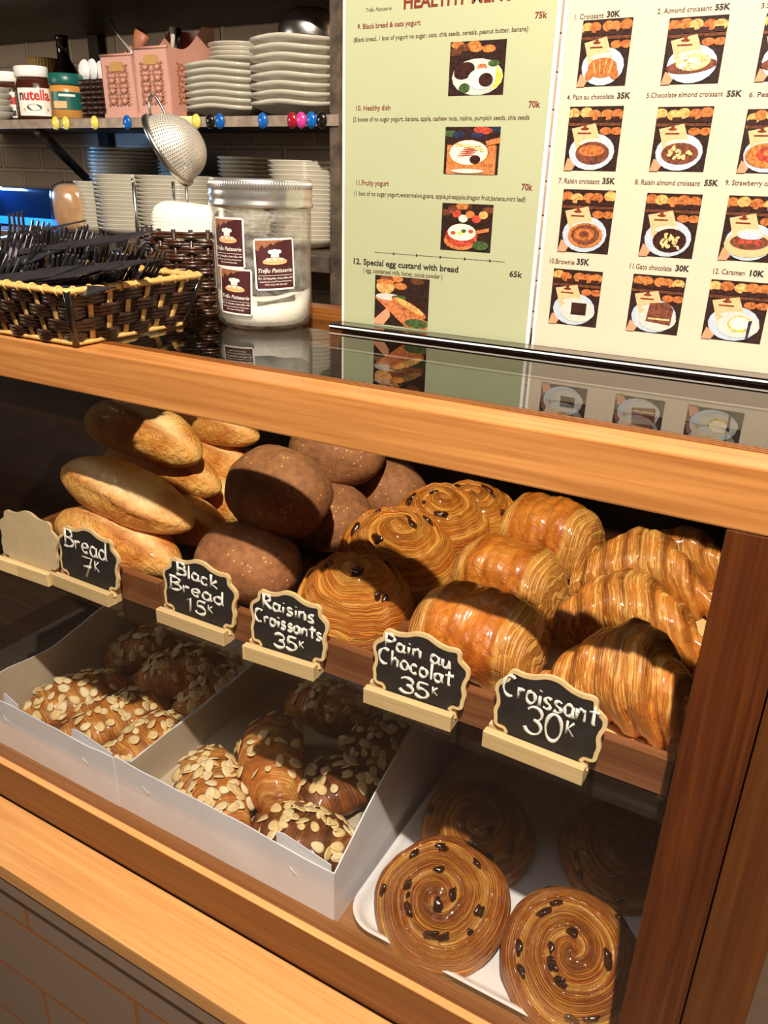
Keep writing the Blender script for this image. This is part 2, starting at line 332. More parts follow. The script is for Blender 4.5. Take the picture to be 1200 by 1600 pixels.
# ------------------------------------------------------------------ mesh builder
ORG = {}
class MB:
    def __init__(s): s.v = []; s.f = []; s.m = []; s.sm = []; s.uv = []; s.uv2 = []
    def add(s, vs, fs, mat=0, smooth=False, uvs=None, uv2=None, M4=None):
        o = len(s.v)
        s.v += [tuple(M4 @ Vector(p)) if M4 else tuple(p) for p in vs]
        for i, f in enumerate(fs):
            s.f.append([k+o for k in f]); s.m.append(mat); s.sm.append(smooth)
            s.uv.append(uvs[i] if uvs else None); s.uv2.append(uv2[i] if uv2 else None)
        return s
    def box(s, lo, hi, mat=0, bev=0.0, M4=None):
        lo = Vector(lo); hi = Vector(hi)
        bm = bmesh.new(); bmesh.ops.create_cube(bm, size=1)
        for v in bm.verts: v.co = Vector(((lo[i]+hi[i])/2 + v.co[i]*(hi[i]-lo[i])) for i in range(3))
        if bev: bmesh.ops.bevel(bm, geom=bm.edges[:], offset=bev, segments=2, affect='EDGES', profile=.6)
        bm.verts.index_update()
        s.add([v.co[:] for v in bm.verts], [[v.index for v in f.verts] for f in bm.faces], mat, False, M4=M4); bm.free(); return s
    def grid(s, rows, mat=0, smooth=True, closed=False, cap0=False, cap1=False, M4=None, uvf=None, uvf2=None):
        n = len(rows[0]); vs = [p for r in rows for p in r]; fs = []; uvs = []; uv2 = []
        jn = n if closed else n-1
        for i in range(len(rows)-1):
            for j in range(jn):
                j2 = (j+1) % n
                fs.append([i*n+j, i*n+j2, (i+1)*n+j2, (i+1)*n+j])
                if uvf:
                    q = [(i, j), (i, j+1), (i+1, j+1), (i+1, j)]
                    uvs.append([uvf(*a) for a in q]); uv2.append([uvf2(*a) for a in q])
        if cap0: fs.append(list(range(n))[::-1]); uvs.append([uvf(0, j) for j in range(n)] if uvf else None); uv2.append([uvf2(0, j) for j in range(n)] if uvf else None)
        if cap1: fs.append([(len(rows)-1)*n+j for j in range(n)]); uvs.append([uvf(len(rows)-1, j) for j in range(n)] if uvf else None); uv2.append([uvf2(len(rows)-1, j) for j in range(n)] if uvf else None)
        return s.add(vs, fs, mat, smooth, uvs if uvf else None, uv2 if uvf else None, M4)
    def lathe(s, prof, n=32, c=(0, 0, 0), mat=0, smooth=True, M4=None, cap0=True, cap1=True):
        rows = [[(c[0]+r*cos(2*pi*j/n), c[1]+r*sin(2*pi*j/n), c[2]+z) for j in range(n)] for r, z in prof]
        return s.grid(rows, mat, smooth, True, cap0 and prof[0][0] > 0, cap1 and prof[-1][0] > 0, M4)
    def tube(s, path, r, n=8, mat=0, closed=False, sq=(1, 1), upv=(0, 0, 1), M4=None):
        P = [Vector(p) for p in path]; rows = []
        L = len(P)
        for i, p in enumerate(P):
            a = P[(i-1) % L] if (closed or i > 0) else p; b = P[(i+1) % L] if (closed or i < L-1) else p
            t = (b-a)
            if t.length < 1e-9: t = Vector((1, 0, 0))
            t.normalize(); u = Vector(upv)
            if abs(t.dot(u)) > .95: u = Vector((1, 0, 0)) if abs(t.x) < .9 else Vector((0, 1, 0))
            x = t.cross(u).normalized(); y = x.cross(t)
            rr = r(i/(L-1)) if callable(r) else r
            rows.append([tuple(p + x*(rr*sq[0]*cos(2*pi*k/n)) + y*(rr*sq[1]*sin(2*pi*k/n))) for k in range(n)])
        if closed: rows.append(rows[0])
        return s.grid(rows, mat, True, True, not closed, not closed, M4)
    def prism(s, pts, d, mat=0, M4=None, rim=None, smooth_side=False):
        """pts: outline in the local XZ plane, counter-clockwise seen from -y; thickness d along +y"""
        n = len(pts)
        s.add([(p[0], 0, p[1]) for p in pts], [list(range(n))], mat, M4=M4)
        s.add([(p[0], d, p[1]) for p in pts], [list(range(n))[::-1]], mat, M4=M4)
        vs = [(p[0], 0, p[1]) for p in pts]+[(p[0], d, p[1]) for p in pts]
        return s.add(vs, [[(i+1) % n, i, n+i, n+(i+1) % n] for i in range(n)], mat if rim is None else rim, smooth_side, M4=M4)
    def mesh(s, name, mats, org=(0, 0, 0)):
        me = bpy.data.meshes.new(name); ox, oy, oz = org
        me.from_pydata([(x-ox, y-oy, z-oz) for x, y, z in s.v], [], s.f)
        for mt in mats: me.materials.append(M[mt] if isinstance(mt, str) else mt)
        me.polygons.foreach_set('material_index', s.m); me.polygons.foreach_set('use_smooth', s.sm)
        if any(u for u in s.uv):
            a = me.uv_layers.new(name='UVMap'); b = me.uv_layers.new(name='Band')
            da = []; db = []
            for f, u, w in zip(s.f, s.uv, s.uv2):
                for k in range(len(f)):
                    da += list(u[k]) if u else [0, 0]; db += list(w[k]) if w else [0, 0]
            a.data.foreach_set('uv', da); b.data.foreach_set('uv', db)
        me.update(); me.validate()
        return me
    def build(s, name, mats, parent=None, origin=None):
        org = ORG.get(parent.name, (0, 0, 0)) if parent else (origin or (0, 0, 0))
        me = s.mesh(name, mats, org)
        o = bpy.data.objects.new(name, me); COL.objects.link(o)
        if parent: o.parent = parent; ORG[o.name] = org
        else: o.location = org
        return o

def thing(name, label, cat, loc=(0, 0, 0), group=None):
    o = bpy.data.objects.new(name, None); COL.objects.link(o); o.location = loc; o.empty_display_size = .02
    o['label'] = label; o['category'] = cat
    if group: o['group'] = group
    ORG[o.name] = tuple(loc); return o
def tag(o, label, cat, group=None, kind=None):
    if kind: o['kind'] = kind
    if label: o['label'] = label; o['category'] = cat
    if group: o['group'] = group
    return o
def struct(o): o['kind'] = 'structure'; return o
def copy_tree(o, parent=None):
    c = o.copy(); COL.objects.link(c)
    if parent: c.parent = parent
    for ch in list(o.children): copy_tree(ch, c)
    return c
def nz(p, s, k=0): return noise.noise(Vector(p)*s + Vector((k*7.3, k*3.1, k*1.7)))
def catmull(P, n=6, closed=True):
    out = []; L = len(P)
    for i in range(L if closed else L-1):
        p0, p1, p2, p3 = [P[(i+k) % L] if closed else P[min(max(i+k, 0), L-1)] for k in (-1, 0, 1, 2)]
        for j in range(n):
            t = j/n
            out.append(tuple(.5*((2*b)+(-a+c)*t+(2*a-5*b+4*c-d)*t*t+(-a+3*b-3*c+d)*t**3) for a, b, c, d in zip(p0, p1, p2, p3)))
    if not closed: out.append(tuple(P[-1]))
    return out
_txt = {}
def text_mesh(txt, bold=0.0, shear=0.0):
    """(verts, faces, width) of a text of size 1 in the XY plane"""
    k = (txt, bold, shear)
    if k in _txt: return _txt[k]
    cu = bpy.data.curves.new('t', 'FONT'); cu.body = txt; cu.size = 1; cu.offset = bold; cu.shear = shear; cu.resolution_u = 2; cu.fill_mode = 'FRONT'
    o = bpy.data.objects.new('t', cu); COL.objects.link(o)
    dg = bpy.context.evaluated_depsgraph_get(); me = bpy.data.meshes.new_from_object(o.evaluated_get(dg))
    vs = [v.co[:] for v in me.vertices]; fs = [list(p.vertices) for p in me.polygons]
    bpy.data.objects.remove(o); bpy.data.meshes.remove(me); bpy.data.curves.remove(cu)
    w = (min(v[0] for v in vs), max(v[0] for v in vs)) if vs else (0, 1)
    _txt[k] = (vs, fs, w); return _txt[k]

# ------------------------------------------------------------------ setting
struct(MB().box((-4, -3.5, -.05), (3, 3, 0), 0).build('floor', [plain('floor_stone', (110, 90, 74), .5)]))
struct(MB().box((-4, .98, 0), (1.6, 1.10, 2.9), 0).build('wall_back', ['brick']))
struct(MB().box((-2.6, -.070, 0), (.4, -.05, .585), 0).build('wall_front', ['tile']))
struct(MB().box((-2.6, -.082, .583), (.4, -.0015, .609), 0, .002).build('trim_1', ['ledge']))
struct(MB().box((-2.6, -.0785, .552), (.4, -.05, .583), 0).build('trim_2', [plain('tile_border', (146, 122, 104), .35)]))

# ------------------------------------------------------------------ display case
TOP = 1.295; SHELF = .9965; FLOOR = .664
case = thing('display_case', 'long wooden bakery display case with glass front and top', 'display case', (-.6, .24, .6085))
XL, XR = -1.75, .018
MB().box((XL, 0, 1.252), (.075, .046, TOP-.0005), 0, .0015).build('top_beam', ['beam'], case)
g = MB()
for k in range(3): g.box((XL, .0335+k*.004, TOP-.0008), (.075, .0355+k*.004, TOP+.0004), 0)
g.build('beam_edge_moulding', ['rail'], case)
MB().box((XL, .0462, TOP-.008), (.075, .281, TOP), 0).build('glass_top', ['topglass'], case)
b = MB(); b.box((XL, .281, 1.262), (.075, .318, 1.3015), 0, .001); b.box((XL, .286, 1.3015), (.075, .318, 1.3075), 0, .001)
b.build('back_top_rail', ['rail'], case)
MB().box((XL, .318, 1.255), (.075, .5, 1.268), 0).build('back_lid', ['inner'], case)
MB().box((XL, .012, .66), (-.028, .0165, 1.2515), 0).build('glass_front', ['glass'], case)
MB().box((XL, .0185, SHELF-.0065), (-.0285, .47, SHELF), 0).build('glass_shelf', ['glass'], case)
b = MB(); b.box((XL, 0, .609), (XR, .03, .673), 0, .0012); b.build('base_rail', ['rail'], case)
b = MB(); b.box((XL, .0005, .6725), (-.028, .0095, .6742), 0); b.build('rail_edge', ['ledge'], case)
MB().box((XL, .03, .645), (-.0, .49, FLOOR), 0).build('case_floor', ['floorwood'], case)
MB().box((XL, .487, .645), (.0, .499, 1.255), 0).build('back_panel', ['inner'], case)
MB().box((-.028, 0, .609), (.0175, .05, 1.2515), 0, .001).build('corner_post', ['post'], case)
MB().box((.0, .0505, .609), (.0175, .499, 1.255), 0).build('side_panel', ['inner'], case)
MB().box((.0185, .001, .609), (.062, .5, 1.2515), 0, .001).build('side_board', ['side'], case)

# three wooden trays on the glass shelf
def tray(x0, x1, lab):
    t = thing('wooden_tray', lab, 'tray', ((x0+x1)/2, .255, SHELF), 'walnut trays on the glass shelf')
    z0, z1 = SHELF+.0002, SHELF+.036
    MB().box((x0, .041, z0), (x1, .052, z1), 0, .001).build('front_board', ['tray'], t)
    MB().box((x0, .458, z0), (x1, .469, z1), 0, .001).build('back_board', ['tray'], t)
    for a in (x0, x1-.009): MB().box((a, .052, z0), (a+.009, .458, z1-.004), 0, .001).build('side_board', ['tray'], t)
    MB().box((x0+.009, .052, z0), (x1-.009, .458, z0+.005), 0).build('tray_floor', ['tray'], t)
tray(-.845, -.5825, 'walnut wooden tray under the long golden bread rolls')
tray(-.580, -.306, 'walnut wooden tray under the round black bread loaves')
tray(-.3035, -.031, 'walnut wooden tray lined with tan board under the croissants')
TF = SHELF+.0052
tag(MB().box((-.294, .053, TF), (-.0405, .457, TF+.0018), 0).build('tray_liner', ['board'], None, (-.167, .25, TF)), 'tan board liner on the tray floor below the croissants', 'liner')
TF2 = TF+.002

# ------------------------------------------------------------------ pastry shapes
def lam_roll(L, Wd, H, nbands, bend, seed, prof, twist=.10, step=.55, nu=110, nv=56, flat=.0, bulge=.05, wob=.0):
    """laminated roll with stepped wraps. prof(|t|) -> relative radius. Rests on z = 0."""
    def raw(u, v):
        tw = u + twist*sin(v-.4)*(1-u*u) + .012*sin(5*v+seed)
        a = min(1, abs(tw)); bnd = a*nbands+.5; fr = bnd-floor(bnd)
        aq = min(1, (floor(bnd)+fr**11-.5)/nbands); aq = max(0, aq)
        rr = (1-step)*prof(min(1, abs(u))) + step*prof(aq)
        rr *= 1 + bulge*sin(pi*fr)
        return tw, fr, rr
    rows = []; info = []
    for i in range(nu+1):
        u = -1+2*i/nu; row = []; inf = []
        for j in range(nv):
            v = 2*pi*j/nv; tw, fr, rr = raw(u, v)
            x = L/2*u; y0 = bend*L*(u*u-.33)
            dx = nz((u*2, cos(v), sin(v)), 1.6, seed)*.10 + nz((u*7, cos(v)*2, sin(v)*2), 1.5, seed+3)*.035
            rr2 = rr*(1+dx)
            zc = H*.5*(.25+.75*prof(min(1, abs(u)*.98)))
            y = y0 + Wd/2*rr2*cos(v); z = zc + H*.52*rr2*sin(v)
            if z < .004: z = .004*(z/.02 if z > 0 else max(-.6, z/.05)*.6) if False else max(0, .002+.0*z)
            row.append((x, y, z)); inf.append((tw, fr, rr, v))
        rows.append(row); info.append(inf)
    e = 1.0
    def uvf(i, j): return (info[i][j % nv][0], j/nv)
    def uvf2(i, j):
        fr = info[i][j % nv][1]; v = info[i][j % nv][3]
        top = max(0, sin(v)*.75+.25)
        return (fr, top*max(0, 1-abs(fr-.80)/.22))
    mb = MB(); mb.grid(rows, 0, True, True, True, True, None, uvf, uvf2)
    return mb
def cro_prof(t): return max(.13, (1-t**1.45))**.86 if t < 1 else .17
def cro_prof2(t): return max(.16, (1-t**2.0))**.62
def pain_prof(t): return max(.05, (1-t**4.2))**.42 * (1.0 if t < .55 else 1-.10*(t-.55)/.45)

def swirl_mesh(Rr, H, turns, cone, seed, nr=72, na=200, wallh=.35):
    rows = []; info = []
    def prof_h(r): return cone*(1-r)**1.0 + (1-cone)*(max(0, 1-r**2.6))**.5
    for i in range(nr+1):
        r = (i/nr); row = []; inf = []
        for j in range(na):
            th = 2*pi*j/na
            s = r*turns - th/(2*pi)
            s2 = s + .05*nz((r*3*cos(th), r*3*sin(th), 0), 1.4, seed)
            fr = s2-floor(s2)
            ridge = min(1, fr/.16)**.7*(1-.85*max(0, (fr-.25)/.75)**1.6)
            amp = .15*H*(.5+.5*min(1, r*3))
            wob = 1+.06*nz((cos(th), sin(th), 0), 1.3, seed+1)
            # the last wrap ends as a loose tail
            rr = Rr*wob*r*(1.0 - .03*(1-ridge)*(r > .8))
            h = H*wallh + H*(1-wallh)*prof_h(r) + amp*(ridge-.6) + .05*H*nz((r*4*cos(th), r*4*sin(th), 1), 1.2, seed+2)
            row.append((rr*cos(th), rr*sin(th), max(.001, h))); inf.append((s, max(0, 1-ridge*2.2)*(r > .08), ridge, r))
        rows.append(row); info.append(inf)
    # rounded side and underside
    for k, (fr_, fz) in enumerate(((1.035, .80), (1.05, .55), (1.03, .28), (.96, .08), (.85, 0))):
        row = []; inf = []
        for j in range(na):
            p = rows[nr][j]; th = 2*pi*j/na
            lay = 1+.010*sin(th*3+k*2)+.012*nz((cos(th)*3, sin(th)*3, k), 1.5, seed)
            row.append((p[0]*fr_*lay, p[1]*fr_*lay, p[2]*fz)); inf.append((turns+.16*(k+1)-j/na, 0, .5, 1))
        rows.append(row); info.append(inf)
    def uvf(i, j):
        s = info[i][j % na][0]
        if j == na: s -= 1
        return (s, info[i][j % na][3])
    def uvf2(i, j):
        a = info[i][j % na]
        v = max(0, a[2]-.62)*1.6*max(.10, 1.05-a[3]*1.1)
        return (a[1], min(1, v))
    mb = MB(); mb.grid(rows, 0, True, True, False, True, None, uvf, uvf2)
    return mb, rows, info

raisin_me = None
def make_raisin():
    mb = MB(); rows = []
    for i in range(9):
        a = pi*i/8
        row = []
        for j in range(12):
            b = 2*pi*j/12; r = 1+.22*sin(3*b+a*2)*sin(a)
            row.append((.0062*r*sin(a)*cos(b), .0038*r*sin(a)*sin(b), .0026*cos(a)*r))
        rows.append(row)
    mb.grid(rows, 0, True, True); return mb.mesh('raisin', ['raisin'])
raisin_me = make_raisin()
def make_flake(k):
    mb = MB(); n = 12; pts = []
    for j in range(n):
        a = 2*pi*j/n; pts.append((.0092*cos(a)*(1 if cos(a) > 0 else .85), .0056*sin(a)*(1-.18*cos(a))))
    top = [(x, y, .0005+.0012*(1-(x/.009)**2)*k) for x, y in pts]; bot = [(x, y, -.0004+.0012*(1-(x/.009)**2)*k) for x, y in pts]
    ic = [(x*.55, y*.55, z+.0004) for x, y, z in top]
    mb.add(ic+top+bot, [list(range(n))]+[[j, n+j, n+(j+1) % n, (j+1) % n][::1] for j in range(n)]+[[n+j, 2*n+j, 2*n+(j+1) % n, n+(j+1) % n] for j in range(n)]+[[2*n+j for j in range(n)][::-1]], 0, True)
    return mb.mesh('almond_flake', ['almond' if k > .7 else 'almondpale'])
flakes = [make_flake(1.0), make_flake(.5), make_flake(.8)]

def place_on(parent, name, me, p, nrm, spin, sc=1.0, lift=0.0):
    q = Vector(nrm).to_track_quat('Z', 'Y').to_matrix().to_4x4()
    o = bpy.data.objects.new(name, me); COL.objects.link(o); o.parent = parent
    mtx = Matrix.Translation(Vector(p)+Vector(nrm)*lift) @ q @ Matrix.Rotation(spin, 4, 'Z') @ Matrix.Scale(sc, 4)
    o.matrix_local = mtx
    ORG[o.name] = (0, 0, 0); return o

# ---- raisin swirls
def swirl(px, py, z, Rr, H, cone, tilt, spin, seed, label, group, nrais=0, turns=2.6, lean=0.0):
    mb, rows, info = swirl_mesh(Rr, H, turns, cone, seed)
    c = at(px, py, 2, z)
    t = thing('raisin_swirl', label, 'pastry', (0, 0, 0), group)
    mb.build('dough_spiral', ['swirldark' if Rr > .0665 and px > 650 else 'swirl'], t)
    rr = random.Random(seed*13+1)
    n = 0; tries = 0
    while n < nrais and tries < 4000:
        tries += 1
        i = rr.randrange(10, 70); j = rr.randrange(200)
        if info[i][j][2] > .55: continue
        p = rows[i][j]
        place_on(t, 'raisin', raisin_me, (p[0], p[1], p[2]+.0008), (p[0]*3, p[1]*3, .06), atan2(p[1], p[0])+pi/2+rr.uniform(-.6, .6), rr.uniform(.85, 1.6)); n += 1
    # tilt towards the customer about the disc centre
    yawdir = atan2(CAM.y-c.y, CAM.x-c.x)+lean
    ax = Vector((-sin(yawdir), cos(yawdir), 0))
    mtx = Matrix.Translation(c) @ Matrix.Rotation(tilt, 4, ax) @ Matrix.Rotation(spin, 4, 'Z') @ Matrix.Translation((0, 0, -H*.45))
    t.matrix_world = mtx
    return t
GS = 'raisin swirls on the glass shelf'
swirl(552, 926, 1.044, .062, .082, .60, .20, .6, 1, 'raisin swirl pastry at the front of the glass shelf, beside the Raisins Croissants sign', GS, 7)
swirl(622, 855, 1.060, .067, .074, .52, .32, 2.2, 2, 'raisin swirl with caramel brown centre leaning behind the front swirl', GS, 6)
swirl(688, 808, 1.070, .059, .066, .50, .30, 4.0, 3, 'raisin swirl third from the front, between the swirls and the pains au chocolat', GS, 5)
swirl(738, 796, 1.062, .056, .05, .35, .25, 5.2, 4, 'rearmost raisin swirl under the beam, left of the back pain au chocolat', GS, 5)
GL = 'large raisin swirls on the white tray'
swirl(688, 1410, .708, .072, .050, .18, .50, 2.6, 5, 'large raisin swirl in light at front left of the white tray', GL, 18, 2.3, -.25)
swirl(893, 1497, .708, .072, .050, .18, .42, 4.4, 6, 'large raisin swirl in light beside the corner post on the white tray', GL, 18, 2.4)
swirl(745, 1297, .703, .070, .050, .2, .30, 1.0, 7, 'shaded raisin swirl at the back left of the white tray', GL, 10, 2.4)
swirl(965, 1330, .703, .068, .050, .2, .30, 3.0, 8, 'shaded raisin swirl at the back right of the white tray', GL, 10, 2.4)

# ---- croissants
def croissant(c, rotz, L, Wd, H, label, seed, roll=0.0, tilt=0.0, bend=-.20, twist=.26):
    mb = lam_roll(L, Wd, H, 3.1, bend, seed, cro_prof, twist, .80, bulge=.07, nu=150)
    t = tag(mb.build('croissant', ['croissant']), label, 'pastry', 'plain croissants on the right tray')
    t.matrix_world = Matrix.Translation(c) @ Matrix.Rotation(rotz, 4, 'Z') @ Matrix.Rotation(tilt, 4, 'Y') @ Matrix.Rotation(roll, 4, 'X')
    return t
croissant((-.084, .112, TF2), -.10, .152, .088, .090, 'plain croissant at the front, behind the Croissant sign', 11)
croissant((-.112, .232, TF2), .22, .175, .084, .080, 'plain croissant in the middle of the row along the corner post', 12)
croissant((-.122, .348, TF2), .16, .160, .080, .082, 'plain croissant third from the front in the row along the corner post', 13)
croissant((-.088, .425, TF2), .1, .14, .06, .066, 'plain croissant peeking out at the back of the row', 14)
# ---- pains au chocolat
def pain(c, rotz, L, Wd, H, label, seed, roll=0.0):
    mb = lam_roll(L, Wd, H, 2.6, .0, seed, pain_prof, .03, .30, bulge=.025)
    t = tag(mb.build('pain_au_chocolat', ['pain']), label, 'pastry', 'pains au chocolat on the glass shelf')
    t.matrix_world = Matrix.Translation(c) @ Matrix.Rotation(rotz, 4, 'Z') @ Matrix.Rotation(roll, 4, 'X')
    return t
pain((-.232, .117, TF2), -.06, .136, .100, .082, 'pain au chocolat at the front, behind the Pain au Chocolat sign', 21)
pain((-.250, .245, TF2), -.10, .128, .098, .080, 'pain au chocolat in the middle, between swirl and croissants', 22)
pain((-.245, .372, TF2), -.16, .132, .098, .088, 'pain au chocolat at the back, under the beam', 23)

# ---- black bread
def rye(c, rx, ry, rz, label, seed, rot=(0, 0, 0)):
    mb = MB(); rows = []
    for i in range(41):
        a = pi*i/40; row = []
        for j in range(64):
            b = 2*pi*j/64
            d = Vector((sin(a)*cos(b), sin(a)*sin(b), cos(a)))
            k = 1+.045*nz(d, 1.5, seed)+.012*nz(d, 7, seed)+.004*nz(d, 26, seed)
            z = d.z*rz*k
            if d.z < 0: z *= .82
            e = .86
            row.append((rx*k*math.copysign(abs(d.x)**e, d.x), ry*k*math.copysign(abs(d.y)**e, d.y), z))
        rows.append(row)
    mb.grid(rows, 0, True, True)
    t = tag(mb.build('black_bread', ['rye']), label, 'bread', 'black bread loaves on the glass shelf')
    t.matrix_world = Matrix.Translation(c) @ Euler(rot).to_matrix().to_4x4(); return t
rye((-.518, .118, TF+.040), .064, .052, .046, 'black bread loaf at the bottom front, behind the Black Bread sign', 31)
rye((-.515, .275, TF+.040), .060, .056, .046, 'black bread loaf mostly hidden under the top loaf', 32)
rye((-.512, .172, 1.112), .066, .052, .054, 'black bread loaf with oat flakes on top, leaning over the front loaf', 33, (.45, .05, -.1))
rye((-.497, .398, TF+.042), .060, .050, .048, 'black bread loaf at the back right under the beam', 34)
rye((-.535, .335, 1.112), .066, .056, .050, 'black bread loaf on top at the back, touching the beam edge in view', 35, (.1, 0, .2))

# ---- long bread rolls
def baguette(c, rotz, L, r, label, seed, tilt=0.0, roll=0.0):
    nu, nv = 80, 48; rows = []; info = []
    for i in range(nu+1):
        u = -1+2*i/nu; row = []; inf = []
        pr = (max(.0, 1-abs(u)**2.3))**.62; pr = max(pr, .03)
        for j in range(nv):
            v = 2*pi*j/nv
            # an ear along the top: one lip lifted, a pale scar beside it
            dv = ((pi*.62+.35*u-v+pi) % (2*pi))-pi
            m_ = max(0, 1-abs(u)**3)
            lip = (.22*math.exp(-((dv+.20)/.11)**2) - .20*math.exp(-((dv-.22)/.26)**2))*m_*(.8+.5*nz((u*5, seed, 0), 1.5, 2))
            k = 1+lip+.05*nz((u*2, cos(v), sin(v)), 1.5, seed)+.015*nz((u*9, cos(v)*3, sin(v)*3), 1.6, seed)
            z = r*.92*pr*k*sin(v); 
            if z < -r*.62: z = -r*.62+(z+r*.62)*.2
            row.append((L/2*u, r*pr*k*cos(v)-.05*L*(1-u*u)*0, z+.010*(1-u*u)))
            inf.append((max(0, math.exp(-((dv+.22)/.10)**2)*m_), m_*math.exp(-((dv-.22)/.30)**2)))
        rows.append(row); info.append(inf)
    mb = MB(); mb.grid(rows, 0, True, True, True, True, None, lambda i, j: (i/nu, j/nv), lambda i, j: info[i][j % nv])
    t = tag(mb.build('bread_roll', ['loaf']), label, 'bread', 'long golden bread rolls')
    t.matrix_world = Matrix.Translation(c) @ Matrix.Rotation(rotz, 4, 'Z') @ Matrix.Rotation(tilt, 4, 'Y') @ Matrix.Rotation(roll, 4, 'X'); return t
baguette((-.695, .086, 1.034), -.04, .215, .038, 'long golden bread roll at the bottom front, behind the Bread sign', 41, .03)
baguette((-.690, .104, 1.092), -.03, .220, .036, 'long smooth bread roll in the middle layer at the front', 42, .10, .6)
baguette((-.735, .180, 1.138), -.05, .205, .040, 'long crusty bread roll on top of the pile, at the left', 43, .06)
baguette((-.735, .290, 1.128), .0, .205, .034, 'long bread roll on top of the pile, at the back', 44, .02, .3)
baguette((-.728, .200, 1.085), .0, .205, .036, 'bread roll in the second layer, its pale end beside the black bread', 45, .02)
baguette((-.750, .285, 1.078), .0, .22, .036, 'bread roll in the second layer at the back, only its end in view', 46, .0)
baguette((-.690, .172, 1.034), .0, .20, .036, 'bread roll in the bottom layer behind the front roll', 47, .0)
baguette((-.705, .245, 1.034), .0, .21, .036, 'bread roll in the bottom layer third from the front', 48, .0)

# ------------------------------------------------------------------ chalk signs
def arc(cx, cy, rx, ry, a0, a1, n=10): return [(cx+rx*cos(math.radians(a0+(a1-a0)*i/n)), cy+ry*sin(math.radians(a0+(a1-a0)*i/n))) for i in range(n+1)]
GLY = {
 'B': (.62, [[(.08, 0), (.08, 1)], [(.0, .97)]+arc(.2, .76, .34, .23, 80, -80)+[(.1, .52)], arc(.2, .27, .42, .26, 80, -90)+[(.0, .02)]]),
 'R': (.66, [[(.08, 0), (.10, 1)], [(0, .95)]+arc(.2, .74, .34, .24, 80, -85)+[(.12, .48), (.62, 0)]]),
 'P': (.60, [[(.08, 0), (.10, 1)], [(0, .93)]+arc(.2, .72, .34, .25, 80, -85)+[(.1, .46)]]),
 'C': (.66, [arc(.36, .5, .34, .5, 55, 300, 16)]),
 'a': (.50, [arc(.22, .28, .20, .27, 40, 330, 14), [(.42, .55), (.40, .15), (.50, .0)]]),
 'b': (.5, []), 'c': (.46, [arc(.24, .28, .21, .28, 45, 315, 12)]),
 'd': (.52, [arc(.22, .27, .20, .26, 40, 330, 14), [(.44, 1.02), (.42, .2), (.50, .0)]]),
 'e': (.48, [[(.05, .28), (.42, .33)]+arc(.24, .29, .20, .27, 10, 310, 14)]),
 'h': (.50, [[(.06, 1), (.06, 0)], [(.06, .35)]+arc(.25, .33, .17, .22, 150, 20)+[(.42, 0)]]),
 'i': (.20, [[(.10, .52), (.10, 0)], [(.10, .74), (.11, .77)]]),
 'k': (.48, [[(.08, 1), (.08, 0)], [(.42, .58), (.10, .26), (.46, 0)]]),
 'l': (.20, [[(.10, 1.02), (.09, .05), (.14, 0)]]),
 'n': (.50, [[(.06, .55), (.06, 0)], [(.06, .35)]+arc(.25, .33, .17, .22, 150, 20)+[(.43, 0)]]),
 'o': (.50, [arc(.24, .28, .21, .28, 90, 450, 16)]),
 'r': (.38, [[(.06, .55), (.08, 0)], [(.08, .32), (.20, .52), (.36, .50)]]),
 's': (.42, [[(.37, .50), (.22, .57), (.08, .46), (.14, .32), (.32, .24), (.36, .10), (.22, .0), (.03, .06)]]),
 't': (.46, [[(.22, .92), (.22, .1), (.30, 0)], [(.0, .60), (.48, .66)]]),
 'u': (.50, [[(.06, .55), (.07, .15), (.20, .0), (.36, .12), (.40, .55), (.41, .15), (.5, 0)]]),
 'K': (.5, [[(.08, .95), (.08, 0)], [(.46, .95), (.12, .48), (.5, 0)]]),
 '0': (.62, [arc(.30, .5, .27, .5, 90, 452, 20)]),
 '1': (.40, [[(.02, .78), (.20, 1), (.20, 0)]]),
 '3': (.56, [arc(.24, .75, .26, .25, 160, -80, 12)+arc(.24, .25, .29, .27, 85, -165, 12)]),
 '5': (.58, [[(.52, .98), (.14, .96), (.10, .55)]+arc(.25, .30, .28, .30, 110, -155, 12)]),
 '7': (.56, [[(.02, .95), (.52, .98), (.22, 0)], [(.10, .48), (.50, .55)]]), ' ': (.34, []),
}
HALF = [(.0, .0), (.0, .13), (.035, .155), (.075, .165), (.088, .235), (.105, .33), (.062, .42), (.042, .50), (.062, .585), (.10, .66)]
def plaque(w, h, inset=0):
    # half outline going from the bottom centre up the right side, mirrored
    q = [(.36, .0), (.36, .12), (.375, .155), (.43, .16), (.468, .20), (.475, .28), (.485, .36), (.468, .46), (.478, .54), (.500, .62), (.488, .71), (.440, .765), (.405, .80), (.395, .88), (.35, .925), (.26, .915), (.17, .935), (.08, .985), (.0, 1.0)]
    pts = [(x*w, z*h) for x, z in q]
    full = pts+[(-x, z) for x, z in pts[-2::-1]]
    if inset:
        n = len(full); out = []
        for i in range(n):
            a = Vector(full[i-1]); b_ = Vector(full[i]); c = Vector(full[(i+1) % n])
            t = (c-a).normalized(); nn = Vector((-t.y, t.x)); out.append(tuple(b_+nn*inset))
        full = out
    return catmull(full, 3, True)
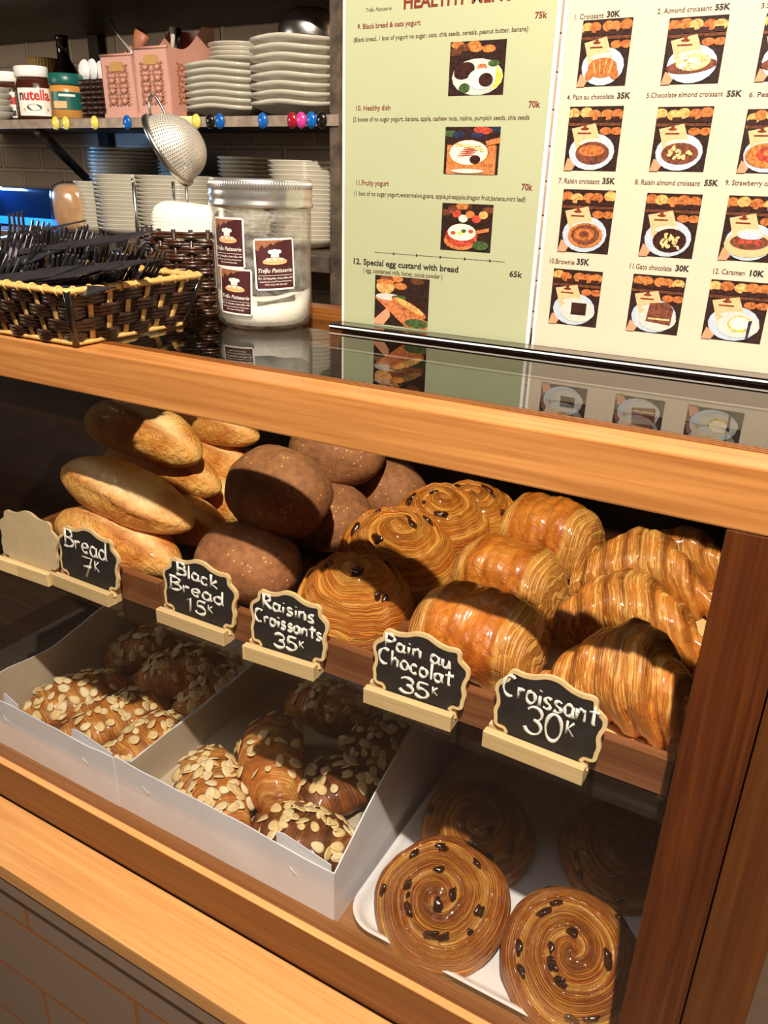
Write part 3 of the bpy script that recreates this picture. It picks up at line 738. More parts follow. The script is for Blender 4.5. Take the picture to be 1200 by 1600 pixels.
def chalk_sign(pl, pr, zb, lines, label, blank=False, yaw=0.0):
    """pl, pr: photo pixels of the two lower front corners of the wooden foot"""
    A = at(*pl, 2, SHELF); B = at(*pr, 2, SHELF)
    fw = (B-A).length; c = (A+B)/2; ang = atan2(B.y-A.y, B.x-A.x)
    t = thing('chalkboard_sign' if not blank else 'price_sign', label, 'sign', (0, 0, 0), 'price signs on little wooden feet')
    bd = .020; bh = .0165
    ft = MB(); ft.box((-fw/2, 0, .0002), (fw/2, .008, bh), 0, .0006); ft.box((-fw/2, .0125, .0002), (fw/2, bd, bh), 0, .0006); ft.box((-fw/2, .007, .0002), (fw/2, .0135, .007), 0)
    ft.build('foot', ['signwood'], t)
    w = fw*1.08; h = .076; lean = Matrix.Translation((.006, .0085, .0072)) @ Matrix.Rotation(-.10, 4, 'X')
    bd_ = MB(); bd_.prism(plaque(w, h), .0034, 0, lean); bo = bd_.build('board', ['plyback' if blank else 'ply'], t)
    if not blank:
        bl = MB(); bl.prism(plaque(w, h, .0036), .0004, 0, lean @ Matrix.Translation((0, -.0004, 0))); bl.build('black_face', ['black'], bo)
        ch = MB(); rr = random.Random(len(label))
        for txt, x0, x1, z0, hh, slope in lines:
            x = x0*w; wsc = (x1-x0)*w/sum((GLY[q][0]+.08)*hh*h*(.52 if q == 'K' else 1) for q in txt)
            sup = False
            for k, cch in enumerate(txt):
                wd, strokes = GLY[cch]
                sc = hh*h*(.52 if cch == 'K' else 1); dz = hh*h*.45 if cch == 'K' else 0
                for stv in strokes:
                    pts = catmull(stv, 3, False) if len(stv) > 3 else stv
                    jx, jz = rr.uniform(-.0003, .0003), rr.uniform(-.0004, .0004)
                    P = [(x+p[0]*sc*wsc+jx, -.00065, z0*h+dz+p[1]*sc+jz-slope*(x-x0*w)) for p in pts]
                    rad = .0009 if cch == 'K' else .0014
                    ch.tube(P, lambda q, rad=rad: rad*(1+.35*sin(q*17+x*900)), 6, 0, False, (1, .4), (0, 1, 0), lean)
                x += (wd+.08)*sc*wsc
        ch.build('chalk_lettering', ['chalk'], bo)
    t.matrix_world = Matrix.Translation((c.x, c.y, SHELF)) @ Matrix.Rotation(ang+yaw, 4, 'Z')
    return t
chalk_sign((752, 1166), (908, 1229), 0, [('Croissant', -.43, .44, .60, .25, .0), ('30K', -.17, .25, .24, .33, .0)], 'chalkboard sign reading Croissant 30K')
chalk_sign((567, 1098), (703, 1145), 0, [('Pain au', -.38, .33, .69, .19, .04), ('Chocolat', -.43, .36, .47, .20, .03), ('35K', -.17, .22, .17, .20, .0)], 'chalkboard sign reading Pain au Chocolat 35K')
chalk_sign((379, 1030), (490, 1066), 0, [('Raisins', -.34, .34, .69, .19, .03), ('Croissants', -.43, .44, .47, .18, .02), ('35K', -.16, .22, .19, .19, .0)], 'chalkboard sign reading Raisins Croissants 35K')
chalk_sign((245, 972), (350, 1011), 0, [('Black', -.30, .27, .70, .19, .05), ('Bread', -.40, .36, .45, .20, .0), ('15K', -.16, .20, .20, .20, .0)], 'chalkboard sign reading Black Bread 15K')
chalk_sign((84, 916), (170, 950), 0, [('Bread', -.38, .34, .60, .28, .03), ('7K', -.10, .20, .22, .32, .0)], 'chalkboard sign reading Bread 7K')
chalk_sign((-6, 889), (76, 918), 0, [], 'blank plywood price sign turned around at the left end', True)

# ------------------------------------------------------------------ lower level: boxes, tray, almond croissants
def interp(P, y):
    for (a, za), (b_, zb) in zip(P, P[1:]):
        if y <= b_: return za+(zb-za)*(y-a)/(b_-a)
    return P[-1][1]
def carton(x0, x1, yb, front, left, right, label, seed, flaps):
    t = thing('cardboard_box', label, 'box', ((x0+x1)/2, .2, FLOOR), 'white cardboard boxes in the case')
    th = .0016; y0 = .029; zb = FLOOR+.0004
    def wall_y(name, y, zt0, zt1, mats, crease=.002):
        n = 24; rows_o = []; rows_i = []
        mb = MB()
        top = [(x0+(x1-x0)*i/n) for i in range(n+1)]
        ztop = [zt0+(zt1-zt0)*i/n + crease*nz((i*.35, seed, 0), 1.0, seed) for i in range(n+1)]
        o = [[(x, y+.0012*nz((x*18, z*18, seed), 1, 2), z) for x, z in zip(top, [zb+(q-zb)*k/6 for q in ztop])] for k in range(7)]
        i_ = [[(x, yy+th, z) for x, yy, z in r] for r in o]
        mb.grid(o, 0, True); mb.grid([r[::-1] for r in i_], 1, True)
        mb.grid([o[-1], i_[-1]], 0, False); mb.grid([[o[k][0] for k in range(7)], [i_[k][0] for k in range(7)]], 0, False); mb.grid([[i_[k][-1] for k in range(7)], [o[k][-1] for k in range(7)]], 0, False)
        mb.build(name, mats, t)
    def wall_x(name, x, P, flip):
        n = 30; mb = MB(); ys = [y0+(yb-y0)*i/n for i in range(n+1)]
        zt = [interp(P, y)+.0025*nz((y*30, seed, 3), 1, seed) for y in ys]
        a = [[(x+.0016*nz((y*14, k*.5, seed), 1, 4)*k/6, y, zb+(z-zb)*k/6) for y, z in zip(ys, zt)] for k in range(7)]
        b_ = [[(p[0]+th, p[1], p[2]) for p in r] for r in a]
        mb.grid([r[::-1] for r in a], 0 if flip else 0, True); mb.grid(b_, 1 if flip else 0, True)
        mb.grid([a[-1], b_[-1]], 0, False)
        mb.build(name, ['card', 'cardin'], t)
    wall_y('front_panel', y0, front[0], front[1], ['card', 'cardin'])
    wall_y('back_panel', yb-th, .80, .80, ['card', 'cardin'])
    wall_x('side_panel', x0, left, True); wall_x('side_panel', x1-th, right, False)
    MB().box((x0+.001, y0+.001, zb), (x1-.001, yb-.001, zb+.0012), 0).build('bottom_panel', ['cardin'], t)
    for fx, fw, fh in flaps:   # small upturned tabs of the folded corners
        fb = MB(); zt = front[0]+(front[1]-front[0])*(fx-x0)/(x1-x0)
        fb.add([(fx, y0+.004, zt-.012), (fx+fw, y0+.004, zt-.014), (fx+fw, y0+.0045, zt+.002), (fx+fw*.12, y0+.005, zt+fh), (fx, y0+.0046, zt+fh*.8),
                (fx, y0+.005, zt-.012), (fx+fw, y0+.005, zt-.014), (fx+fw, y0+.0055, zt+.002), (fx+fw*.12, y0+.006, zt+fh), (fx, y0+.0056, zt+fh*.8)],
               [[0, 1, 2, 3, 4], [9, 8, 7, 6, 5], [0, 5, 6, 1], [1, 6, 7, 2], [2, 7, 8, 3], [3, 8, 9, 4], [4, 9, 5, 0]], 0)
        fb.build('corner_tab', ['card'], t)
    for fx in (x0+.055, x1-.055):
        sm = MB(); zt = front[0]+(front[1]-front[0])*(fx-x0)/(x1-x0)-.028
        sm.tube([(fx-.005, y0-.0012, zt+.004), (fx, y0-.0018, zt), (fx+.005, y0-.0012, zt-.004)], .0005, 6, 0); sm.build('staple', ['white'], t)
    return t
carton(-.955, -.6835, .41, (.757, .752), [(.029, .757), (.06, .766), (.16, .758), (.34, .80), (.41, .81)], [(.029, .752), (.06, .726), (.2, .728), (.41, .74)], 'white cardboard box of almond croissants at the left', 51, [(-.905, .03, .012), (-.765, .075, .012)])
carton(-.682, -.343, .41, (.757, .745), [(.029, .757), (.05, .730), (.2, .728), (.41, .74)], [(.029, .745), (.10, .778), (.2, .822), (.41, .826)], 'white cardboard box of almond croissants beside the white tray', 52, [(-.425, .075, .014)])
# dark board at the far left
tag(MB().box((-1.35, .02, FLOOR), (-.962, .40, .735), 0, .002).box((-1.35, .02, .7352), (-1.05, .40, .775), 1, .002).build('dark_crate', ['slate', 'inner'], None, (-1.15, .2, FLOOR)), 'dark empty crate left of the white cardboard boxes', 'crate')

def rounded_rect(x0, x1, y0, y1, r, n=8):
    out = []
    for cx, cy, a in ((x1-r, y1-r, 0), (x0+r, y1-r, 90), (x0+r, y0+r, 180), (x1-r, y0+r, 270)):
        out += [(cx+r*cos(math.radians(a+90*i/n)), cy+r*sin(math.radians(a+90*i/n))) for i in range(n+1)]
    return out
def white_tray():
    x0, x1, y0, y1 = -.336, -.004, .0305, .40; rows = []
    for ins, z in ((.018, .0004), (.010, .0015), (.004, .014), (.0, .0165), (.0, .018), (.003, .018), (.008, .014), (.014, .0045), (.020, .0035)):
        rows.append([(x, y, FLOOR+z) for x, y in rounded_rect(x0+ins, x1-ins, y0+ins, y1-ins, .038-ins*.8)])
    mb = MB(); mb.grid(rows, 0, True, True, True, True)
    tag(mb.build('serving_tray', ['melamine'], None, (-.17, .21, FLOOR)), 'white melamine tray with rounded rim under the large raisin swirls', 'tray')
white_tray()

def almond(px, py, z, rotz, L, Wd, H, label, seed, choc=False, nfl=26, tilt=0., roll=0., spread=.75, prof=cro_prof2, lim=None):
    L *= 1.08; Wd *= 1.1; H *= 1.08; nfl = int(nfl*1.9)
    mb = lam_roll(L, Wd, H, 2.4, .05, seed, prof, .12, .5, 70, 44)
    t = thing('almond_croissant', label, 'pastry', (0, 0, 0), 'almond croissants in the cardboard boxes')
    mb.build('dough', ['choccro' if choc else 'almcro'], t)
    me = t.children[0].data; vs = me.vertices; rr = random.Random(seed)
    cand = [v for v in vs if v.normal.z > .45 and abs(v.co.x) < L*.5*spread]
    for k in range(nfl):
        v = rr.choice(cand); nn = (v.normal+Vector((rr.uniform(-.45, .45), rr.uniform(-.45, .45), 0))).normalized()
        place_on(t, 'almond_flake', flakes[rr.randrange(3)], v.co, nn, rr.uniform(0, 6.28), rr.uniform(.75, 1.25), rr.uniform(.001, .0032))
    c = at(px, py, 2, z)
    rt = Matrix.Rotation(rotz, 4, 'Z') @ Matrix.Rotation(tilt, 4, 'Y') @ Matrix.Rotation(roll, 4, 'X') @ Matrix.Translation((0, 0, -H*.45))
    q = [rt @ v.co for v in vs]; x0, x1 = (-.950, -.689) if px < 385 and lim != 2 else (-.677, -.348)
    c.x = min(max(c.x, x0-min(p.x for p in q)), x1-max(p.x for p in q)); c.y = max(c.y, .034-min(p.y for p in q)); c.y = min(c.y, .404-max(p.y for p in q))
    c.z = max(c.z, FLOOR+.0022-min(p.z for p in q))
    t.matrix_world = Matrix.Translation(c) @ rt
    return t
almond(108, 1088, .692, 1.25, .165, .075, .052, 'almond croissant at the front left of the left box', 61)
almond(178, 1125, .692, 1.2, .160, .075, .055, 'almond croissant in the middle of the left box front, end towards the glass', 62)
almond(235, 1165, .690, 1.45, .150, .060, .050, 'almond croissant squeezed along the right wall of the left box', 63)
almond(222, 1008, .700, 1.1, .140, .07, .055, 'shaded almond croissant at the back left of the left box', 64)
almond(296, 1048, .705, .9, .160, .085, .062, 'shaded almond croissant thick with flakes at the back of the left box', 65, False, 34)
almond(345, 1085, .692, 1.45, .14, .06, .05, 'shaded almond croissant along the back right wall of the left box', 75)
almond(335, 1232, .690, -.62, .160, .078, .054, 'pale almond croissant at the front left of the right box', 66, False, 40, lim=2)
almond(428, 1185, .712, -.95, .160, .080, .070, 'curved almond croissant standing behind the pale one in the right box', 67, False, 14, 0., .2, .6)
almond(525, 1232, .690, 1.05, .150, .078, .052, 'chocolate almond croissant with big flakes in the middle of the right box', 68, True, 26)
almond(478, 1308, .688, .10, .140, .072, .050, 'chocolate almond croissant in the front right corner of the right box', 69, True, 30)
almond(590, 1165, .692, 1.2, .14, .075, .052, 'shaded chocolate almond croissant at the right wall of the right box', 70, True, 24)
almond(520, 1105, .700, .2, .14, .075, .055, 'shaded almond croissant at the back of the right box', 71, False, 26)

# ------------------------------------------------------------------ on top: jar
JC = (-.560, .219); JR = .0535
jar = thing('storage_jar', 'clear plastic jar of icing sugar with metal screw lid', 'jar', (*JC, TOP))
JB = TOP+.0002
MB().lathe([(.0, .0), (JR*.80, .0), (JR*.93, .003), (JR, .012), (JR*1.0, .124), (JR*.96, .128), (JR*.93, .128), (JR*.965, .122), (JR*.965, .014), (JR*.9, .005), (0, .003)], 56, (*JC, JB), 0).build('jar_body', ['jarglass'], jar); jbody = bpy.data.objects['jar_body']
rows = []; ri = JR*.955
for i in range(15):
    r = ri*(1-i/14); row = []
    for j in range(48):
        th = 2*pi*j/48; x, y = r*cos(th), r*sin(th)
        s_ = x*RT.x+y*RT.y
        z = .024+.10*s_*s_/JR*2.6 + .10*max(0, s_)*.5 + .006*nz((x*40, y*40, 0), 1, 5)
        row.append((JC[0]+x, JC[1]+y, JB+z))
    rows.append(row)
sg = MB(); base = [[(JC[0]+rr_*cos(2*pi*j/48), JC[1]+rr_*sin(2*pi*j/48), JB+z) for j in range(48)] for rr_, z in ((ri*.85, .0045), (ri*.97, .011))]
sg.grid(base+rows, 0, True, True, True, True); sg.build('icing_sugar', ['sugar'], jar)
ld = MB(); pr = [(JR*1.0, .1245), (JR*1.045, .1245), (JR*1.045, .128), (JR*1.02, .131), (JR*1.02, .134), (JR*1.045, .137), (JR*1.02, .140), (JR*1.03, .142), (JR*1.03, .150), (JR*1.0, .1525), (0, .1525)]
ld.lathe(pr, 72, (*JC, JB), 0)
for k in range(120):
    a = 2*pi*k/120; ld.tube([(JC[0]+JR*1.030*cos(a), JC[1]+JR*1.030*sin(a), JB+.143), (JC[0]+JR*1.030*cos(a), JC[1]+JR*1.030*sin(a), JB+.150)], .0006, 5, 0)
ld.build('screw_lid', ['lid'], jar)
def sticker(a0, z0, w, h, roll):
    """label curved round the jar; a0 = angle of its middle, w/h in metres"""
    rad = JR+.0004; cr, sr = cos(roll), sin(roll); sb = MB()
    def mp(x, z, off=0):
        xx, zz = x*cr-z*sr, x*sr+z*cr
        a = a0+xx/rad; return (JC[0]+(rad+off)*cos(a), JC[1]+(rad+off)*sin(a), JB+z0+zz)
    def patch(x0, x1, y0, y1, mat, off, n=8):
        sb.grid([[mp(x0+(x1-x0)*i/n, y, off) for i in range(n+1)] for y in (y0, (y0+y1)/2, y1)], mat, True)
    def blob(pts, mat, off): sb.add([mp(x, z, off) for x, z in pts], [list(range(len(pts)))], mat)
    def disc(cx, cz, rx, rz, mat, off, a0_=0, a1_=360):
        n = 16; up = a0_ < 100; dn = a1_ > 200; xs = [cx-rx*cos(pi*i/n) for i in range(n+1)]; hs = [rz*sin(pi*i/n) for i in range(n+1)]
        sb.grid([[mp(x, cz-(q if dn else 0), off) for x, q in zip(xs, hs)], [mp(x, cz+(q if up else 0), off) for x, q in zip(xs, hs)]], mat, True)
    W2, H2 = w/2, h/2
    rp = rounded_rect(-W2, W2, -H2, H2, .0025, 4)
    patch(-W2, W2, -H2+.0015, H2-.0015, 0, 0); patch(-W2+.0015, W2-.0015, -H2, H2, 0, 0)
    patch(-W2+.0018, W2-.0018, -H2+.0018, H2-.0018, 1, .0001)
    n = 10
    sb.add([mp(-W2+.0018+(w-.0036)*.8*i/n, H2-.0018, .0002) for i in range(n+1)]+[mp(-W2+.0018+(w-.0036)*.8*i/n, H2-.0018-h*.17*(1-i/n)*(1+.4*sin(i*2.3)), .0002) for i in range(n+1)], [[i, n+1+i, n+2+i, i+1] for i in range(n)], 2)
    disc(0, h*.05, w*.30, h*.085, 3, .0003, -10, 190); disc(0, h*.045, w*.30, h*.05, 3, .00028, 170, 370)
    for q in (-.16, 0, .16): blob([(w*(q-.055), h*.125), (w*(q+.05), h*.12), (w*q, h*.055)], 0, .0004)
    blob([(-w*.10, h*.14), (w*.10, h*.14), (w*.09, h*.22), (-w*.09, h*.22)], 0, .0003)
    for q, rz in ((-.09, .04), (.09, .04), (0, .052)): disc(w*q, h*.245, w*.075, h*rz, 0, .0003)
    def txt(s_, cx, cz, width, size, shear=0., bold=0.):
        vs, fs, (xa, xb) = text_mesh(s_, bold, shear)
        k = width/(xb-xa); sb.add([mp(cx+(v[0]-(xa+xb)/2)*k, cz+v[1]*size, .0003) for v in vs], fs, 0)
    txt('Triệu Patisserie', 0, -h*.155, w*.84, h*.115, .35, .008)
    patch(-W2+.003, W2-.003, -h*.215, -h*.208, 0, .0003)
    txt('ĐC: 23 Hàng Bún, Hoàn Kiếm, HN', 0, -h*.285, w*.86, h*.052, 0, .01)
    txt('facebook.com/Trieu Patisserie', 0, -h*.345, w*.80, h*.042, 0, .005)
    txt('Điện thoại: 090 405 3386', 0, -h*.405, w*.55, h*.042, 0, .005)
    sb.build('shop_sticker', ['label', 'maroonlabel', 'stickertop', 'loafprint'], jbody)
fa = atan2(CAM.y-JC[1], CAM.x-JC[0])
sticker(fa-.74, .090, .042, .050, -.0)
sticker(fa-.62, .041, .042, .048, -.03)
sticker(fa+.24, .070, .044, .052, .03)
sticker(fa-1.62, .066, .042, .050, -.02)

# ------------------------------------------------------------------ wicker pot with napkins and strainer
WC = Vector((-.676, .236, 0))
pot = thing('wicker_pot', 'round dark brown wicker pot behind the cutlery basket', 'basket', (WC.x, WC.y, TOP))
wb = MB(); NR = 12; ns = 18
for k in range(NR):
    z = TOP+.0045+k*.0078; rad = .046+.009*k/(NR-1); ph = (k//1 % 2)*pi
    for q in range(2):
        path = [(WC.x+(rad+.0022*sin(ns/2*2*pi*j/120+ph))*cos(2*pi*j/120), WC.y+(rad+.0022*sin(ns/2*2*pi*j/120+ph))*sin(2*pi*j/120), z+q*.0036) for j in range(120)]
        wb.tube(path, .0022, 6, 0, True)
wb.build('woven_strands', ['wicker'], pot)
st_ = MB()
for j in range(ns):
    a = 2*pi*(j+.5)/ns; st_.tube([(WC.x+.046*cos(a), WC.y+.046*sin(a), TOP+.001), (WC.x+.055*cos(a), WC.y+.055*sin(a), TOP+.098)], .0026, 6, 0)
st_.build('stakes', ['wickerdark'], pot)
MB().lathe([(.0, .0003), (.045, .0003), (.045, .003), (0, .003)], 32, (WC.x, WC.y, TOP), 0).build('pot_base', ['wickerdark'], pot)
# napkins: a rounded folded stack
def napkin_stack():
    mb = MB(); rows = []
    rt = Vector((RT.x, RT.y, 0)).normalized(); dp = Vector((-rt.y, rt.x, 0))
    for i in range(25):
        s_ = -1+2*i/24; row = []
        prof = [(-.030, .030), (-.030, .105), (-.026, .117), (-.016, .1235), (.0, .125), (.016, .1235), (.026, .117), (.030, .105), (.030, .030)]
        ce = 1-.10*abs(s_)**6
        for d, z in prof:
            zz = .03+(z-.03)*(ce-.045*(s_+.2) if z > .09 else 1)
            p = WC+rt*(s_*.046+.004)+dp*d*(1-.35*abs(s_)**3); row.append((p.x, p.y, TOP+zz))
        rows.append(row)
    mb.grid(rows, 0, True, False, True, True)
    mb.grid([[p for p in [rows[i][0] for i in range(25)]], [p for p in [rows[i][-1] for i in range(25)]]], 0, False)
    return tag(mb.build('paper_napkins', ['napkin'], None, (WC.x, WC.y, TOP+.03)), 'folded stack of white embossed paper napkins in the wicker pot', 'napkins')
napkin_stack()
def strainer():
    Y = .235
    c = at(252, 240, 1, Y)     # middle of the rim
    t = thing('strainer', 'fine wire mesh strainer standing in the wicker pot', 'strainer', tuple(c))
    a = at(234, 186, 1, Y); b_ = at(285, 287, 1, Y)
    ctr = (a+b_)/2; rimax = (b_-a).normalized(); rr = (b_-a).length/2
    view = (ctr-CAM).normalized(); side = rimax.cross(view).normalized()
    if side.dot(RT) < 0: side = -side
    ax = (side*.93-view*.30).normalized()      # the bowl bulges to the right and a little to the viewer
    e2 = rimax.cross(ax).normalized()
    rim = MB(); n = 64
    for off in (0,):
        rows = []
        for dr, da in ((0, 0), (.0030, .0005), (.0030, .0055), (-.0010, .0065), (-.0025, .003)):
            rows.append([tuple(ctr+rimax*((rr+dr)*cos(2*pi*j/n))+e2*((rr+dr)*sin(2*pi*j/n))+ax*da) for j in range(n)])
        rows.append(rows[0]); rim.grid(rows, 0, True, True)
    rim.build('rim', ['steel'], t)
    bw = MB(); rows = []; inf = []
    for i in range(29):
        f = i/28*pi/2; row = []; q = []
        for j in range(n):
            th = 2*pi*j/n; r1 = rr*.97*cos(f)**.9; d = rr*1.02*sin(f)
            row.append(tuple(ctr+rimax*(r1*cos(th))+e2*(r1*sin(th))+ax*(d+.004))); q.append((th*30/62, f/(pi/2)*24*pi/62))
        rows.append(row); inf.append(q)
    bw.grid(rows, 0, True, True, False, False, None, lambda i, j: (2*pi*j/n*30/62, inf[i][0][1]), lambda i, j: (0, 0))
    bw.build('mesh_bowl', ['mesh'], t)
    hk = MB(); p = [at(236, 186, 1, Y), at(233, 165, 1, Y), at(234, 154, 1, Y+.004), at(238, 150, 1, Y+.008), at(246, 155, 1, Y+.012), at(262, 186, 1, Y+.016)]
    hk.tube(catmull([tuple(q) for q in p], 6, False), .0016, 8, 0); hk.build('hook', ['steel'], t)
    hd = MB()
    for (x, y, x2, y2) in ((270, 284, 274, 345), (291, 292, 294, 345)):
        hd.tube([tuple(at(x, y, 1, Y)), tuple(at(x2, y2, 1, Y))], .0017, 8, 0)
    hd.build('handle', ['steel'], t)
strainer()
tag(MB().tube([tuple(at(206, 279, 1, .20)), tuple(at(209, 290, 1, .20))], lambda q: .0010+.0012*q, 8, 0).tube([tuple(at(209, 290, 1, .20)), tuple(at(214, 350, 1, .20)), tuple(at(217, 400, 1, .20))], .0022, 8, 0).build('skewer', ['steel'], None, tuple(at(217, 400, 1, .20))), 'thin steel skewer standing upright beside the napkins', 'skewer')

# ------------------------------------------------------------------ cutlery basket
BX0, BX1, BY0, BY1, BH = -.905, -.622, .006, .150, .052
bas = thing('cutlery_basket', 'rectangular black and yellow woven basket full of forks and knives', 'basket', (-.76, .08, TOP))
def basket_ring(k):   # k 0..1 height -> corner rectangle, widening upward
    e = .016*k; return BX0-e, BX1+e, BY0-e, BY1+e
def basket_path(k, n=22, amp=0., ph=0.):
    x0, x1, y0, y1 = basket_ring(k); L1 = x1-x0; L2 = y1-y0; P = []
    n1 = 88; n2 = 48
    for (a, b_, nn, q) in (((x0, y0), (x1, y0), n1, 14), ((x1, y0), (x1, y1), n2, 7), ((x1, y1), (x0, y1), n1, 14), ((x0, y1), (x0, y0), n2, 7)):
        dx, dy = b_[0]-a[0], b_[1]-a[1]; l = sqrt(dx*dx+dy*dy); ox, oy = dy/l, -dx/l
        for i in range(nn):
            f = i/nn; w = amp*sin(pi*q*f+pi/2+ph)*(min(1, 8*f, 8*(1-f)))
            P.append((a[0]+dx*f+ox*w, a[1]+dy*f+oy*w, TOP+.001+BH*k))
    return P
wv = MB()
for r_ in range(4):
    for s_ in range(3):
        k = (r_*.245+.06+s_*.07)
        wv.tube(basket_path(k, amp=.0030, ph=r_*pi), .0026, 6, 0, True, (.55, 1))
wv.build('dark_weave', ['wickerdark'], bas)
sp_ = MB()
for (side, q) in ((0, 14), (1, 7), (2, 14), (3, 7)):
    for i in range(q+1):
        f = i/q
        if i == 0 or i == q: continue
        pts = []
        for k in (0, .25, .5, .75, 1.0):
            x0, x1, y0, y1 = basket_ring(k)
            p = [(x0+(x1-x0)*f, y0), (x1, y0+(y1-y0)*f), (x1-(x1-x0)*f, y1), (x0, y1-(y1-y0)*f)][side]
            pts.append((p[0], p[1], TOP+.001+BH*k))
        up = (0, -1, 0) if side in (0, 2) else (1, 0, 0)
        sp_.tube(pts, .0036, 8, 0, False, (1, .25), up)
sp_.build('straw_straps', ['straw'], bas)
rm = MB()
rm.tube([(p[0], p[1], p[2]+.001) for p in basket_path(1.0)], .0042, 8, 0, True, (1, .8)); rm.tube([(p[0], p[1], p[2]+.0022) for p in basket_path(.0)], .0034, 8, 0, True, (1, .8))
for P, rr_ in ((basket_path(1.0), .0050),):
    for i in range(0, len(P), 5):
        c = Vector(P[i]); rm.tube([c+Vector((.004*cos(a)*(.2 if i < 88 or 136 <= i < 224 else 1), .004*cos(a)*(1 if i < 88 or 136 <= i < 224 else .2), .001+.004*sin(a))) for a in [2*pi*k/10 for k in range(10)]], .0012, 5, 0, True)
rm.build('straw_rim', ['straw'], bas)
for x, y in ((0, 0), (1, 0), (1, 1), (0, 1)):
    pts = []
    for k in (0, .5, 1.02):
        x0, x1, y0, y1 = basket_ring(k); pts.append(((x0, x1)[x]+(.001 if x else -.001), (y0, y1)[y]+(.001 if y else -.001), TOP+.002+BH*k))
    MB().tube(pts, .0034, 8, 0).build('corner_wire', ['magblack'], bas)
MB().box((BX0+.004, BY0+.004, TOP+.0006), (BX1-.004, BY1-.004, TOP+.004), 0).build('basket_floor', ['wickerdark'], bas)

def fork_mesh():
    mb = MB(); t = .0009
    def zc(x): return .010*(max(0, x-.10)/.07)**2*3.2 - .004*math.exp(-((x-.10)/.02)**2)
    def strip(xs, c, hw):
        top = [[(x, c(x)-hw(x), zc(x)+t), (x, c(x)+hw(x), zc(x)+t)] for x in xs]; bot = [[(x, c(x)+hw(x), zc(x)-t), (x, c(x)-hw(x), zc(x)-t)] for x in xs]
        mb.grid([a+b_ for a, b_ in zip(top, bot)], 0, False, True, True, True)
    strip([i*.01 for i in range(11)], lambda x: 0, lambda x: .0062-.0035*min(1, x/.08))
    strip([.10, .105, .112, .120, .128], lambda x: 0, lambda x: .0027+.0095*min(1, (x-.10)/.016))
    for k in (-1.5, -.5, .5, 1.5):
        strip([.127, .138, .149, .160, .170], lambda x, k=k: k*.0063, lambda x: .0026-.0013*(x-.127)/.043)
    return mb
def knife_mesh():
    mb = MB(); t = .0009
    xs = [i*.005 for i in range(43)]; rows = []
    for x in xs:
        if x < .10: lo, hi = -.0055, .0055
        else:
            f = (x-.10)/.11; hi = .0072-.001*f-.010*max(0, f-.75)**1.0; lo = -.0085+.013*max(0, f-.72)/.28+.0006*(int(x*200) % 2)
        rows.append([(x, lo, t), (x, hi, t), (x, hi, -t), (x, lo, -t*.4)])
    mb.grid(rows, 0, False, True, True, True); return mb
fork_me = fork_mesh().mesh('fork', ['plastic']); knife_me = knife_mesh().mesh('table_knife', ['plastic'])
rr = random.Random(3)
nf = 0
fork_spots = []
for row, (yy, zz) in enumerate(((.022, 1.356), (.048, 1.363), (.074, 1.370), (.100, 1.374), (.126, 1.373))):
    for k in range(8):
        fork_spots.append((-.640-.026*k+rr.uniform(-.006, .006)+.004*row, yy+rr.uniform(-.006, .006), zz+.0034*k+rr.uniform(-.004, .006)))
for (tx, ty, tz) in fork_spots:
    o = bpy.data.objects.new('fork', fork_me); COL.objects.link(o)
    tag(o, 'dark polished steel fork lying in the woven basket, tines up to the right', 'fork', 'forks in the woven basket')
    rot = Euler((rr.uniform(-.35, .25), -math.asin(min(.62, (tz-TOP-.012)/.17)), rr.uniform(-.10, .35))).to_matrix().to_4x4()
    tip = rot @ Vector((.168, 0, .03))
    o.matrix_world = Matrix.Translation(Vector((tx, ty, tz))-tip) @ rot
kn = [((132, 400), (92, 345)), ]
for (tipx, tipy, dep, el, yawk) in ((248, 363, .10, .10, .35), (246, 408, .07, .06, .2), (228, 411, .045, .10, .15), (131, 346, .11, .14, .3), (125, 420, .02, .10, .2), (165, 422, .02, .08, .1), (178, 454, .012, .02, .1), (190, 419, .03, .10, .2), (90, 396, .05, .14, .25)):
    tip = at(tipx, tipy, 1, dep)
    rot = Euler((rr.uniform(.15, .6), -el-.06, yawk)).to_matrix().to_4x4()
    o = bpy.data.objects.new('table_knife', knife_me); COL.objects.link(o)
    tag(o, 'dark polished steel table knife with serrated edge among the forks', 'knife', 'knives in the woven basket')
    o.matrix_world = Matrix.Translation(tip - rot @ Vector((.21, 0, 0))) @ rot
nk = MB(); rows = []
for i in range(14):
    row = []
    for j in range(10):
        x = -.905+.125*i/13; y = .012+.13*j/9
        row.append((x, y, TOP+.060+.022*sin(i*.5+j*.3)+.012*nz((x*20, y*20, 0), 1, 9)-.010*(i/13)**2))
    rows.append(row)
nk.grid(rows, 0, True); nk.grid([[(x, y, z-.0012) for x, y, z in r][::-1] for r in rows], 0, True)
tag(nk.build('cloth_napkin', ['napkin'], None, (-.84, .07, TOP+.05)), 'crumpled white napkin lying on the cutlery at the left edge', 'napkin')

